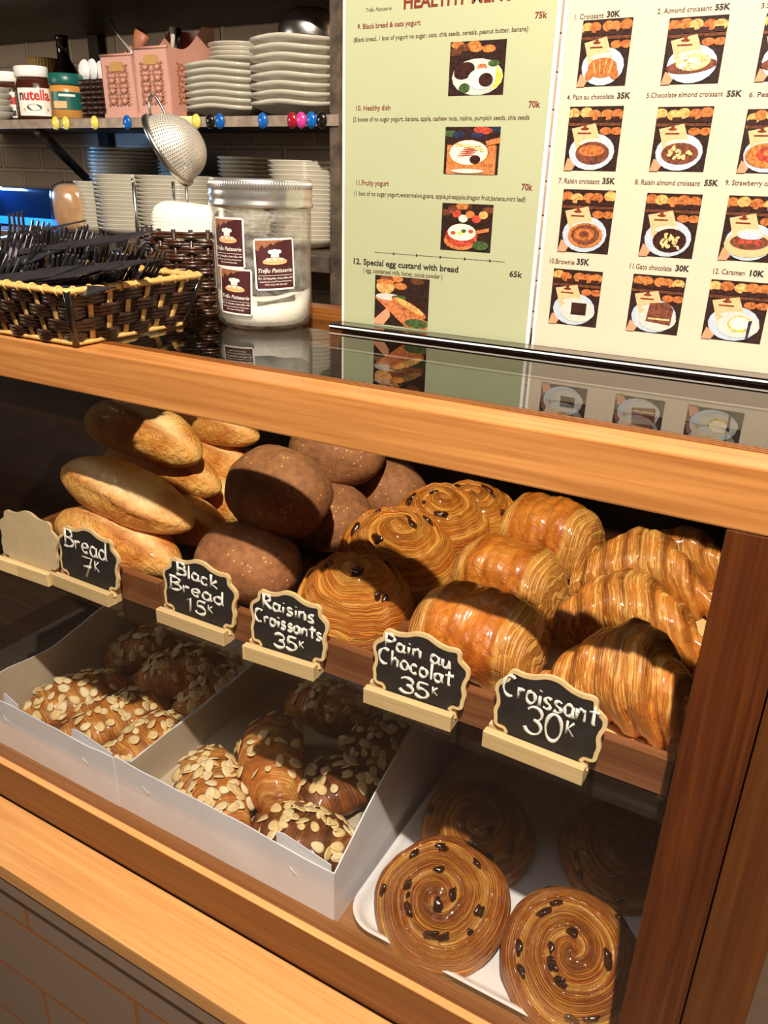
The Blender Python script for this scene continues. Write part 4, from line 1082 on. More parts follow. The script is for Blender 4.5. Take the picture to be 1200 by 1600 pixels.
# ------------------------------------------------------------------ menu stands
MY = .2555
def menu_stand(x0, x1, label, sheet):
    t = thing('menu_stand', label, 'menu', ((x0+x1)/2, MY, TOP), 'menu stands on the glass top')
    Z0 = TOP+.0002
    bs = MB(); bs.box((x0-.003, MY-.021, Z0+.0002), (x1+.001, MY+.022, Z0+.0030), 0, .0005); bs.box((x0-.003, MY-.0215, Z0+.0028), (x1+.001, MY+.022, Z0+.0044), 1, .0003); bs.box((x0-.003, MY-.021, Z0+.0044), (x1+.001, MY+.022, Z0+.0062), 0, .0005)  # white middle layer paints the highlight along the acrylic edge
    bs.build('base', ['blackac', 'white'], t)
    MB().box((x0, MY, Z0+.0062), (x1, MY+.0035, 1.615), 0, .0004).build('holder_panel', ['white'], t)
    return MB().box((x0+.003, MY-.0004, Z0+.0064), (x1-.003, MY-.0001, 1.612), 0).build('paper_sheet', [sheet], t)
def menu_text(sheet, mats, s, px0, px1, py, cap, mat, bold=0., shear=0.):
    a = at(px0, py, 1, MY); k = .25
    b_ = at(px1, py, 1, MY)
    vs, fs, (xa, xb) = text_mesh(s, bold, shear)
    kx = (b_.x-a.x)/(xb-xa); hz = (at(px0, py-cap, 1, MY)-a).length/.70
    mb = MB(); mb.add([(a.x+(v[0]-xa)*kx, MY-.0006, a.z+v[1]*hz) for v in vs], fs, 0); mb.build('printed_line', [mats[mat]], sheet)
PH = {k: plain('print_'+k, c, .4, 0, .10 if k in ('plate', 'plate2', 'card', 'yog', 'skin') else .55, 420, 0, .3) for k, c in dict(dark=(44, 26, 22), shelf=(96, 54, 34), bread=(186, 112, 58), breadlt=(222, 156, 92), plate=(176, 186, 200), plate2=(196, 190, 182), card=(206, 172, 128), brownink=(120, 50, 30), crust=(176, 100, 52), crustdk=(112, 62, 44), choc=(54, 26, 22), almondp=(216, 184, 128), skin=(206, 142, 108), leaf=(64, 84, 44), fruit=(176, 66, 48), banana=(226, 184, 72), yog=(240, 226, 196), pot=(190, 112, 66), navy=(40, 44, 70)).items()}
PHK = list(PH)
def photo(parent, TL, TR, BR, BL, kind, seed):
    q = [at(*p, 1, MY) for p in (TL, TR, BR, BL)]
    x0 = (q[0].x+q[3].x)/2; x1 = (q[1].x+q[2].x)/2; z1 = (q[0].z+q[1].z)/2; z0 = (q[2].z+q[3].z)/2
    mb = MB(); r2 = random.Random(seed); lv = [0]
    def V(u, v): return (x0+(x1-x0)*min(1, max(0, u)), MY-.0006-.00004*lv[0], z0+(z1-z0)*min(1, max(0, v)))
    def poly(P, c): lv[0] += 1; mb.add([V(*p) for p in P], [list(range(len(P)))], PHK.index(c))
    def disc(cx, cy, rx, ry, c, rot=0, n=18):
        cr, sr = cos(rot), sin(rot); poly([(cx+rx*cos(2*pi*i/n)*cr-ry*sin(2*pi*i/n)*sr, cy+rx*cos(2*pi*i/n)*sr+ry*sin(2*pi*i/n)*cr) for i in range(n)], c)
    def rect(a, b_, c, d, col): poly([(a, b_), (c, b_), (c, d), (a, d)], col)
    rect(0, 0, 1, 1, 'dark')
    if kind in ('bowl', 'pot', 'fruit', 'tray'):
        for k in range(6): disc(r2.uniform(0, 1), r2.uniform(.80, .97), .12, .07, r2.choice(['bread', 'shelf', 'crustdk'] if kind != 'pot' else ['navy', 'leaf', 'fruit', 'navy']))
        if kind == 'bowl':
            disc(.52, .34, .46, .34, 'plate2'); disc(.28, .46, .20, .15, 'choc', .5); disc(.6, .52, .09, .06, 'pot'); disc(.80, .58, .10, .06, 'leaf')
            poly([(.86, .54), (.98, .36), (.92, .18), (.74, .08), (.84, .22), (.86, .38)], 'banana')
            disc(.60, .30, .25, .20, 'plate'); disc(.60, .30, .22, .17, 'yog'); disc(.68, .28, .13, .13, 'choc'); disc(.30, .14, .10, .09, 'leaf')
        if kind == 'pot':
            rect(.05, 0, .95, .62, 'pot'); disc(.45, .40, .40, .33, 'bread'); disc(.45, .46, .35, .26, 'yog')
            for k in range(5): disc(.40+.03*k, .40+.045*k, .16, .018, 'fruit', .1)
            for k in range(6): disc(.25+.09*k, .62-.01*k*k*.4, .05, .04, 'almondp')
            disc(.58, .32, .10, .09, 'choc'); poly([(.75, .7), (1, .78), (1, .66), (.78, .6)], 'pot'); disc(.45, .07, .3, .05, 'plate2')
        if kind == 'fruit':
            for k in range(5): disc(.30+.13*k, .78-.09*(k % 2), .09, .08, ['fruit', 'yog', 'bread', 'fruit', 'breadlt'][k])
            disc(.40, .22, .33, .20, 'pot'); disc(.42, .33, .32, .24, 'fruit'); disc(.42, .40, .28, .18, 'yog')
            for k in range(6): disc(.25+.07*k, .38+.05*(k % 2), .05, .04, ['fruit', 'yog', 'banana', 'leaf', 'yog', 'fruit'][k])
            poly([(.7, .45), (.95, .52), (.95, .44), (.72, .38)], 'pot'); disc(.8, .14, .16, .10, 'leaf')
        if kind == 'tray':
            poly([(0, 0), (0, .1), (.28, .4), (.30, .18), (.18, 0)], 'skin'); poly([(0, .55), (.25, .55), (1, .15), (1, 0), (.6, 0)], 'pot')
            disc(.20, .78, .17, .14, 'breadlt'); disc(.20, .88, .17, .05, 'bread'); disc(.26, .58, .24, .07, 'plate2'); disc(.46, .58, .14, .05, 'leaf')
            disc(.65, .40, .36, .10, 'crust', -.5); disc(.66, .43, .30, .06, 'breadlt', -.5); disc(.8, .10, .22, .09, 'leaf')
    else:
        for k in range(5): disc(.1+.2*k+r2.uniform(-.04, .04), .88+r2.uniform(-.02, .03), .12, .08, r2.choice(['bread', 'crust', 'breadlt']))
        for k in range(4): rect(.04+.25*k, .76, .20+.25*k, .84, 'choc')
        rect(0, .70, 1, .75, 'shelf')
        for k in range(2): disc(.72+.2*k, .62, .11, .06, 'crust')
        poly([(.0, .0), (.16, .0), (.24, .12), (.06, .20)], 'skin')
        disc(.50, .30, .43, .29, 'plate')
        poly([(.08, .66), (.52, .74), (.70, .36), (.22, .30)], 'card'); disc(.33, .655, .08, .022, 'brownink'); disc(.33, .69, .035, .022, 'brownink')
        rect(.20, .575, .46, .60, 'brownink'); disc(.46, .45, .22, .05, 'plate2', .1)
        if kind == 'croissant':
            disc(.5, .28, .30, .15, 'crust'); disc(.26, .19, .11, .08, 'crust', .7); disc(.75, .19, .11, .08, 'crust', -.7)
            for k in range(4): disc(.34+.11*k, .29, .014, .12, 'breadlt', .3-.2*k)
        if kind == 'almond':
            disc(.5, .27, .44, .11, 'crustdk', .08); disc(.52, .33, .30, .13, 'almondp', .08)
            for k in range(14): disc(r2.uniform(.3, .72), r2.uniform(.26, .40), .04, .025, 'yog', r2.uniform(0, 3))
        if kind == 'pain': disc(.52, .28, .32, .18, 'crustdk'); disc(.50, .32, .24, .09, 'crust')
        if kind == 'chocalm':
            disc(.52, .28, .34, .17, 'crustdk')
            for k in range(18): disc(r2.uniform(.30, .72), r2.uniform(.20, .40), .045, .024, 'almondp', r2.uniform(0, 3))
        if kind == 'swirl':
            disc(.52, .28, .34, .20, 'bread'); disc(.52, .29, .28, .16, 'crustdk'); disc(.50, .30, .20, .10, 'crust'); disc(.50, .30, .10, .05, 'crustdk')
        if kind == 'raisalm':
            disc(.54, .27, .31, .19, 'choc')
            for k in range(22): disc(r2.uniform(.38, .72), r2.uniform(.16, .38), .04, .022, 'almondp', r2.uniform(0, 3))
        if kind == 'peach': disc(.5, .28, .40, .20, 'bread'); disc(.55, .30, .25, .12, 'fruit'); disc(.58, .32, .14, .06, 'pot')
        if kind == 'berry':
            disc(.5, .26, .44, .20, 'card'); disc(.5, .30, .34, .12, 'crustdk')
            for k in range(3): disc(.36+.14*k, .31, .06, .05, 'fruit')
            disc(.5, .40, .22, .06, 'plate')
        if kind == 'brownie': disc(.58, .27, .36, .20, 'plate2'); rect(.45, .20, .76, .42, 'choc')
        if kind == 'gato': disc(.58, .25, .36, .20, 'plate2'); poly([(.36, .20), (.84, .16), (.86, .44), (.74, .56), (.40, .52)], 'crustdk'); rect(.40, .24, .82, .27, 'almondp')
        if kind == 'caramen': disc(.58, .27, .36, .20, 'plate2'); disc(.60, .30, .20, .14, 'banana'); disc(.60, .31, .17, .11, 'yog'); poly([(.74, .36), (.80, .38), (.78, .05), (.74, .05)], 'navy')
    mb.build('photo_print', [PH[k] for k in PHK], parent)
m1 = menu_stand(-.4795, -.2575, 'green Healthy Menu stand on the glass top, beside the jar', 'green')
I1 = ['maroon', 'brownink', 'ink']; I2 = ['brownink', 'ink']; tx = MB()
menu_text(m1, I1, 'HEALTHY MENU', 631, 803, 14, 21, 0, .03)
menu_text(m1, I1, 'Triệu Patisserie', 572, 612, 19, 6, 1, 0, .3)
for s_, a, b_, y, c, mt, bo in (('75k', 836, 855, 29, 10, 0, .02), ('9. Black bread & oats yogurt', 559, 657, 46, 8, 0, .005), ('(Black bread, 1 box of yogurt no sugar, oats, chia seeds, cereals, peanut butter, banana)', 553, 824, 66, 7, 1, 0),
        ('10. Healthy dish', 557, 610, 173, 8, 0, .005), ('70k', 826, 844, 168, 10, 0, .02), ('(2 boxes of no sugar yogurt, banana, apple, cashew nuts, raisins, pumpkin seeds, chia seeds', 552, 827, 190, 7, 1, 0),
        ('11.Fruity yogurt', 557, 608, 289, 8, 0, .005), ('70k', 815, 832, 297, 10, 0, .02), ('(1 box of no sugar yogurt,watermelon,guava, apple,pineapple,dragon fruit,banana,mint leaf)', 554, 822, 305, 7, 1, 0),
        ('12. Special egg custard with bread', 553, 717, 412, 9, 2, .025), ('65k', 796, 816, 432, 9, 2, .025), ('( egg, condensed milk, honey, cocoa powder )', 568, 692, 425, 7, 1, 0)):
    menu_text(m1, I1, s_, a, b_, y, c, mt, min(.026, bo+.012))
a = at(586, 394, 1, MY); b_ = at(790, 407, 1, MY)
for k in range(60):
    x = a.x+(b_.x-a.x)*k/60; big = k % 11 == 9
    hh = .0012 if big else .0003
    tx.add([(x, MY-.0006, a.z-hh), (x+(b_.x-a.x)/80, MY-.0006, a.z-hh), (x+(b_.x-a.x)/80, MY-.0006, a.z+hh), (x, MY-.0006, a.z+hh)], [[0, 1, 2, 3]], 2)
tx.build('dotted_rule', I1, m1)
photo(m1, (705, 66), (793, 61), (786, 148), (700, 150), 'bowl', 1); photo(m1, (697, 199), (784, 197), (777, 273), (693, 272), 'pot', 2)
photo(m1, (692, 317), (772, 320), (766, 395), (688, 390), 'fruit', 3); photo(m1, (587, 429), (672, 437), (668, 515), (585, 505), 'tray', 4)
m2 = menu_stand(-.2545, .010, 'cream pastry menu stand on the glass top, right of the green menu', 'paper')
for s_, a, b_, y, c, bo in (('1. Croissant', 898, 943, 31, 8, 0), ('30K', 948, 969, 27, 9, .03), ('2. Almond croissant', 1027, 1111, 22, 8, 0), ('55K', 1117, 1141, 16, 9, .03), ('3.S', 1189, 1203, 13, 8, 0),
        ('4. Pain au chocolate', 886, 959, 156, 8, 0), ('35K', 964, 985, 154, 9, .03), ('5.Chocolate almond croissant', 1010, 1129, 153, 8, 0), ('55K', 1135, 1159, 151, 9, .03), ('6. Peach', 1170, 1212, 152, 8, 0),
        ('7. Raisin croissant', 873, 937, 286, 8, 0), ('35K', 941, 961, 287, 9, .03), ('8. Raisin almond croissant', 992, 1094, 288, 8, 0), ('55K', 1100, 1122, 290, 9, .03), ('9. Strawberry cr', 1133, 1203, 289, 8, 0),
        ('10.Brownie', 859, 898, 411, 8, 0), ('35K', 901, 921, 413, 9, .03), ('11.Gato chocolate', 984, 1050, 419, 8, 0), ('30K', 1055, 1077, 423, 9, .03), ('12. Caramen', 1114, 1164, 427, 8, 0), ('10K', 1171, 1194, 431, 9, .03)):
    menu_text(m2, I2, s_, a, b_, y, c, 1 if bo else 0, bo+.012)
for i, (TL, TR, BR, BL, k) in enumerate((((912, 30), (990, 29), (977, 134), (901, 136), 'croissant'), ((1046, 27), (1139, 24), (1123, 131), (1033, 132), 'almond'), ((1197, 20), (1290, 16), (1272, 125), (1180, 128), 'almond'),
        ((891, 167), (975, 165), (963, 267), (881, 267), 'pain'), ((1029, 167), (1116, 166), (1100, 268), (1014, 268), 'chocalm'), ((1168, 170), (1255, 170), (1240, 271), (1151, 271), 'peach'),
        ((881, 296), (963, 297), (950, 396), (871, 394), 'swirl'), ((1011, 302), (1098, 303), (1082, 404), (998, 400), 'raisalm'), ((1140, 305), (1230, 308), (1212, 412), (1121, 405), 'berry'),
        ((866, 420), (943, 424), (931, 511), (857, 505), 'brownie'), ((990, 428), (1073, 433), (1058, 524), (978, 516), 'gato'), ((1112, 436), (1205, 443), (1190, 537), (1095, 529), 'caramen'))):
    photo(m2, TL, TR, BR, BL, k, 10+i)

# ------------------------------------------------------------------ back shelf unit
SY, SB = .60, .978           # front and back of the steel shelf
ZS = at(500, 178, 1, SY).z; ZS0 = at(500, 197, 1, SY).z
ZT = at(60, 4, 1, SY).z + .012
ZL = at(500, 392, 1, .66).z
XP0, XP1 = at(513, 250, 1, SY).x, at(528, 250, 1, SY).x
sh = thing('steel_shelf', 'worn steel wall shelf with plates and jars behind the case', 'shelf', ((XP0-.9), SB, ZL))
XLs = -2.0
MB().box((XLs, SY, ZS0), (XP1, SY+.003, ZS-.001), 0, .0005).build('shelf_edge', ['strip'], sh)
MB().box((XLs, SY+.003, ZS-.004), (XP0, SB, ZS-.0005), 0).build('shelf_board', ['darkmetal'], sh)
MB().box((XLs, SY, ZT), (XP1, SY+.02, ZT+.03), 0).box((XLs, SY+.02, ZT+.002), (XP1, SB, ZT+.008), 0).build('upper_board', ['darkmetal'], sh)
MB().box((XLs, SY, ZL-.028), (XP0, SY+.02, ZL-.0025), 0, .001).box((XLs, SY+.02, ZL-.006), (XP0, SB, ZL-.0005), 0).build('lower_board', ['rust'], sh)
MB().box((XP0, SY+.004, 1.0), (XP1, SY+.022, 2.1), 0, .001).build('front_post', ['rust'], sh)
xa = at(150, 120, 1, SB-.02).x
MB().box((xa-.016, SB-.02, 1.2), (xa+.016, SB, 2.1), 0, .001).build('rear_post', ['darkmetal'], sh)
MB().box((XP1-.04, SB-.02, 1.0), (XP1, SB, 2.1), 0, .001).build('rear_post', ['darkmetal'], sh)
MB().tube([tuple(at(63, 207, 1, SY+.02)), tuple(at(140, 284, 1, SB-.03))], .013, 4, 0, False, (1, 1)).build('brace', ['darkmetal'], sh)

# magnets on the shelf edge
def magnet(px, mat, word):
    z = (ZS+ZS0)/2; x = at(px, 188, 1, SY).x; mb = MB(); rows = []
    for i in range(9):
        a = pi/2*i/8; rows.append([(x+.0095*cos(a)*cos(2*pi*j/20), SY-.0003-.006*sin(a), z+.0118*cos(a)*sin(2*pi*j/20)) for j in range(20)])
    mb.grid(rows, 0, True, True, True, False)
    tag(mb.build('oval_magnet', [mat], None, (x, SY, z)), word, 'magnet', 'oval magnets along the shelf edge')
for px, mt, w in ((87, 'yellow', 'leftmost yellow oval magnet on the shelf edge, under the jars'), (103, 'yellow', 'yellow oval magnet second from left on the shelf edge'), (148, 'yellow', 'yellow oval magnet on the shelf edge under the dark spoon basket'), (199, 'blue', 'blue oval magnet on the shelf edge under the pink caddies'),
        (307, 'yellow', 'yellow oval magnet on the shelf edge right of the strainer'), (329, 'magblack', 'black oval magnet touching a blue one on the shelf edge'), (344, 'blue', 'blue oval magnet right beside a black one under the left plate stack'), (411, 'blue', 'lone blue oval magnet under the gap between plate stacks'),
        (457, 'red', 'red oval magnet on the shelf edge'), (471, 'magenta', 'pink oval magnet on the shelf edge'), (487, 'blue', 'blue oval magnet right of the pink one on the shelf edge'), (503, 'magblack', 'black oval magnet at the right end of the shelf edge')):
    magnet(px, mt, w)
p = at(288, 194, 1, SY); tag(MB().box((p.x-.022, SY-.0012, p.z-.012), (p.x+.022, SY-.0003, p.z+.012), 0).build('sticky_note', ['yellow'], None, (p.x, SY, p.z)), 'small yellow note on the shelf edge behind the strainer', 'note')

# plates
def round_plate(r, h=.016):
    return MB().lathe([(0, .001), (r*.55, 0), (r*.58, .002), (r*.75, .005), (r, h), (r*.995, h+.0018), (r*.74, .008), (r*.6, .0045), (0, .004)], 40).mesh('plate', ['ceramic'])
def square_plate(r, h=.020):
    rows = []
    for rr_, z, lift in ((.0, .001, 0), (.5, .0, 0), (.6, .004, 0), (.97, h-.002, .0035), (1.0, h+.001, .0035), (1.0, h+.004, .0035), (.98, h+.0045, .0035), (.62, .0075, 0), (.5, .004, 0), (0, .004, 0)):
        row = []
        for j in range(64):
            a = 2*pi*j/64; e = (abs(cos(a))**3.2+abs(sin(a))**3.2)**(-1/3.2)
            row.append((r*max(rr_, .001)*e*cos(a), r*max(rr_, .001)*e*sin(a), z+lift*(.5-.5*cos(4*a+pi))*1.0))
        rows.append(row)
    mb = MB(); mb.grid(rows, 0, True, True); return mb.mesh('plate', ['ceramic'])
ORD = 'first second third fourth fifth sixth seventh eighth ninth tenth eleventh twelfth thirteenth fourteenth fifteenth sixteenth seventeenth eighteenth nineteenth twentieth'.split()
ORD += ['twenty '+q for q in ORD[:9]]+['thirtieth']
def stack(px0, px1, pytop, pybot, y, me_r, pitch, kind, label, group, zbase=None, jit=.001):
    """stack whose silhouette spans the given photo pixels, standing on zbase"""
    zb = zbase if zbase is not None else at((px0+px1)/2, pybot, 1, y).z
    x0 = at(px0, (pytop+pybot)/2, 1, y).x; x1 = at(px1, (pytop+pybot)/2, 1, y).x
    zt = at((px0+px1)/2, pytop, 1, y).z
    r = (x1-x0)/2; n = max(2, int(round((zt-zb)/pitch)))
    me = (round_plate if kind == 'round' else square_plate)(r*(1 if kind == 'round' else .98), *( (me_r,) if me_r else ()))
    r3 = random.Random(int(px0)); ang = 0
    for k in range(n):
        o = bpy.data.objects.new('plate', me); COL.objects.link(o); tag(o, '%s, %s from the top' % (label, ORD[n-1-k]), 'plate', group)
        o.location = ((x0+x1)/2+r3.uniform(-jit, jit), y+r3.uniform(-jit, jit), zb+.0003+k*pitch)
        o.rotation_euler = (0, 0, (r3.uniform(0, 6) if kind == 'round' else .12+r3.uniform(-.03, .03)))
    return zb+k*pitch if n else zb
ceramic2 = None
stack(314, 420, 112, 176, .70, .013, .0105, 'square', 'white dish in the left stack beside the pink caddies', 'white dishes in the left stack', ZS)
zt_ = ZS+.0105*round((at(367, 112, 1, .70).z-ZS)/.0105)+.010
stack(338, 420, 74, 112, .72, .010, .0068, 'round', 'small white plate topping the left dish stack', 'small white plates topping the left stack', zt_)
zp = stack(412, 524, 78, 176, .685, .016, .0128, 'square', 'white dish in the tall stack by the steel post', 'white dishes in the right stack', ZS)
c = at(484, 60, 1, .74)
gb = MB().lathe([(.052, 0), (.053, .004), (.051, .02), (.044, .035), (.03, .044), (0, .047), (0, .045), (.029, .042), (.042, .033), (.049, .02), (.051, .004)], 48, (c.x, .74, zp+.031), 0)
tag(gb.build('bowl', ['steel'], None, (c.x, .74, zp+.031)), 'upturned shiny bowl on top of the right dish stack', 'bowl')
G = 'white plates stacked on the lower shelf'
stack(432, 524, 262, 392, .70, None, .0072, 'round', 'plate in the lower stack beside the steel post', G+' by the post', ZL)
stack(355, 432, 258, 392, .80, None, .0072, 'round', 'plate in the lower stack behind the sugar jar', G+' behind the jar', ZL)
stack(234, 330, 282, 392, .69, None, .0072, 'round', 'plate in the lower stack behind the strainer', G+' behind the strainer', ZL)
stack(163, 240, 243, 392, .82, None, .0072, 'round', 'plate in the tall back stack of the lower shelf', G+' at the back', ZL)
stack(172, 262, 283, 392, .68, None, .0072, 'round', 'plate in the lower stack behind the cutlery basket', G+' behind the cutlery', ZL)
stack(132, 176, 294, 392, .67, None, .0072, 'round', 'small plate in the stack next to the bagged bread', G+' next to the bag', ZL)
stack(-24, 9, 140, 184, .66, None, .0110, 'round', 'small plate at the far left of the upper shelf', 'plates at the far left of the upper shelf', ZS)

# jars, cups, bottle on the upper shelf
def spread_jar(pxc, w, h, y, label, front_label):
    x = at(pxc, 178, 1, y).x; r = w/2
    t = thing('spread_jar', label, 'jar', (x, y, ZS))
    def ov(prof, mat, name):
        mb = MB(); rows = [[(x+rr_*cos(2*pi*j/32), y+rr_*.72*sin(2*pi*j/32), ZS+z) for j in range(32)] for rr_, z in prof]
        mb.grid(rows, 0, True, True, True, True); return mb.build(name, [mat], t)
    ov([(r*.85, .0003), (r, .008), (r*1.0, h*.45), (r*.92, h*.68), (r*.78, h*.80)], 'choc', 'jar_body')
    ov([(r*.84, h*.80), (r*.88, h*.82), (r*.88, h*.98), (r*.84, h)], 'white', 'cap')
    lb = MB(); n = 12
    a0, a1 = (-1.75, .15) if front_label else (-1.5, -.1)
    def mp(f, z, off): a = a0+(a1-a0)*f; return (x+(r+off)*1.005*cos(a), y+(r+off)*1.005*.72*sin(a), ZS+z)
    zl0, zl1 = h*.10, h*.60
    lb.grid([[mp(i/n, z, .0005) for i in range(n+1)] for z in (zl0, zl1)], 0, True)
    if front_label:
        for part_, x0, x1, mt in (('n', .06, .19, 2), ('utella', .20, .92, 1)):
            vs, fs, (xa_, xb_) = text_mesh(part_, .03)
            lb.add([mp(x0+(v[0]-xa_)/(xb_-xa_)*(x1-x0), h*.385+v[1]*.026, .0008) for v in vs], fs, mt)
        lb.add([mp(.5+.36*cos(2*pi*i/16), h*.21+.0075*sin(2*pi*i/16), .0008) for i in range(16)], [list(range(16))], 3)
        lb.add([mp(.45+.2*cos(2*pi*i/16), h*.25+.006*sin(2*pi*i/16), .0010) for i in range(16)], [list(range(16))], 2)
    else:
        lb.grid([[mp(i/n, z, .0007) for i in range(n+1)] for z in (h*.36, h*.50)], 1, True); lb.grid([[mp(.25+.5*i/n, z, .0007) for i in range(n+1)] for z in (h*.13, h*.24)], 2, True)
    lb.build('jar_label', ['label', 'labelred', 'ink', 'peanut'], t)
spread_jar(57, .086, .098, .68, 'chocolate spread jar with white cap and its front label showing', True)
spread_jar(16, .080, .094, .70, 'chocolate spread jar with its back label showing, left of the other jar', False)
def lathe_thing(name, pxc, y, prof, mat, label, cat, zb=None, parts=()):
    x = at(pxc, 178, 1, y).x; zb = ZS if zb is None else zb
    t = thing(name, label, cat, (x, y, zb))
    MB().lathe(prof, 40, (x, y, zb+.0003), 0).build(parts[0] if parts else 'body', [mat], t)
    return t, x, zb
t, x, zb = lathe_thing('peanut_butter_jar', 109, .665, [(.029, 0), (.033, .004), (.033, .050), (.030, .058), (.028, .060)], 'peanut', 'peanut butter jar with teal cap and label', 'jar')
MB().lathe([(.031, .060), (.032, .062), (.032, .078), (.029, .080)], 40, (x, .665, zb), 0).build('cap', ['teal'], t)
lb = MB(); n = 14
lb.grid([[(x+.0336*cos(-1.75+1.9*i/n), .665+.0336*sin(-1.75+1.9*i/n), zb+z) for i in range(n+1)] for z in (.018, .048)], 0, True)
lb.grid([[(x+.0339*cos(-1.6+.8*i/n), .665+.0339*sin(-1.6+.8*i/n), zb+z) for i in range(n+1)] for z in (.020, .032)], 1, True)
lb.grid([[(x+.0339*cos(-1.2+.9*i/n), .665+.0339*sin(-1.2+.9*i/n), zb+z) for i in range(n+1)] for z in (.040, .044)], 2, True)
lb.build('jar_label', ['teal', 'loafprint', 'label'], t)
for k in range(3):
    lathe_thing('white_cup', 87, .745, [(.024, 0), (.031, .028), (.0315, .030), (.029, .030), (.022, .003), (0, .003)], 'ceramic', ('bottom', 'middle', 'topmost')[k]+' white cup of the stack behind the peanut butter jar', 'cup', ZS+.0285*k+.0003)
def ribbed(pxc, y, zb, r, h, mat, label):
    x = at(pxc, 178, 1, y).x; mb = MB(); rows = []
    for z, rr_ in ((0, r*.95), (.003, r), (h-.003, r*1.02), (h, r*.98), (h, r*.9), (.004, r*.85)):
        rows.append([(x+rr_*(1+.02*cos(36*a))*cos(a), y+rr_*(1+.02*cos(36*a))*sin(a), zb+z) for a in [2*pi*j/144 for j in range(144)]])
    mb.grid(rows, 0, True, True, True, True); return tag(mb.build('ribbed_cup', [mat], None, (x, y, zb)), label, 'cup')
ribbed(80, .83, ZS+.0005, .034, .10, 'greycup', 'grey ribbed cup on the shelf behind the jars'); ribbed(80, .83, ZS+.1010, .035, .034, 'straw2', 'yellow ribbed cup stacked on the grey one')
t, x, zb = lathe_thing('brown_bottle', 110, .80, [(.028, 0), (.031, .004), (.031, .085), (.026, .105), (.013, .128), (.012, .160), (.014, .161), (.014, .168), (.012, .170)], 'bottle', 'dark brown glass bottle behind the peanut butter jar', 'bottle')
MB().lathe([(.0315, .03), (.0315, .075)], 40, (x, .80, zb), 0, cap0=False, cap1=False).build('bottle_label', ['pinkdark'], t)
# dark spoon basket
x0, x1 = at(127, 150, 1, .66).x, at(170, 150, 1, .66).x; zt2 = at(140, 124, 1, .66).z
t = thing('spoon_basket', 'small dark woven basket holding white plastic spoons', 'basket', ((x0+x1)/2, .70, ZS))
wv = MB(); nrow = 8
for r_ in range(nrow):
    z = ZS+.004+(zt2-ZS-.008)*r_/(nrow-1); P = []
    for (a, b_) in (((x0, .66), (x1, .66)), ((x1, .66), (x1, .74)), ((x1, .74), (x0, .74)), ((x0, .74), (x0, .66))):
        dx, dy = b_[0]-a[0], b_[1]-a[1]; l = sqrt(dx*dx+dy*dy)
        for i in range(20): f = i/20; w_ = .0018*sin(pi*5*f+r_*pi); P.append((a[0]+dx*f+dy/l*w_, a[1]+dy*f-dx/l*w_, z))
    wv.tube(P, .0048, 6, 0, True, (.5, 1))
wv.build('weave', ['wickerdark'], t)
MB().box((x0, .662, ZS+.0003), (x1, .738, ZS+.003), 0).build('basket_floor', ['wickerdark'], t)
for k, (px, py, lab) in enumerate(((133, 110, 'white plastic spoon leftmost in the dark spoon basket'), (145, 109, 'white plastic spoon in the middle of the dark spoon basket'), (158, 112, 'white plastic spoon nearest the pink caddies'))):
    c = at(px, py, 1, .69+.012*k); mb = MB(); rows = []
    for i in range(9):
        a = pi*i/8; rows.append([(c.x+.0155*sin(a)*cos(2*pi*j/16), c.y+.003*sin(a)*sin(2*pi*j/16)-.003*sin(a)**2, c.z+.019*cos(a)) for j in range(16)])
    mb.grid(rows, 0, True, True); mb.tube([(c.x, c.y, c.z-.017), (c.x, c.y, ZS+.010)], .0024, 6, 0)
    tag(mb.build('plastic_spoon', ['melamine'], None, (c.x, c.y, ZS+.010)), lab, 'spoon', 'plastic spoons in the dark basket')
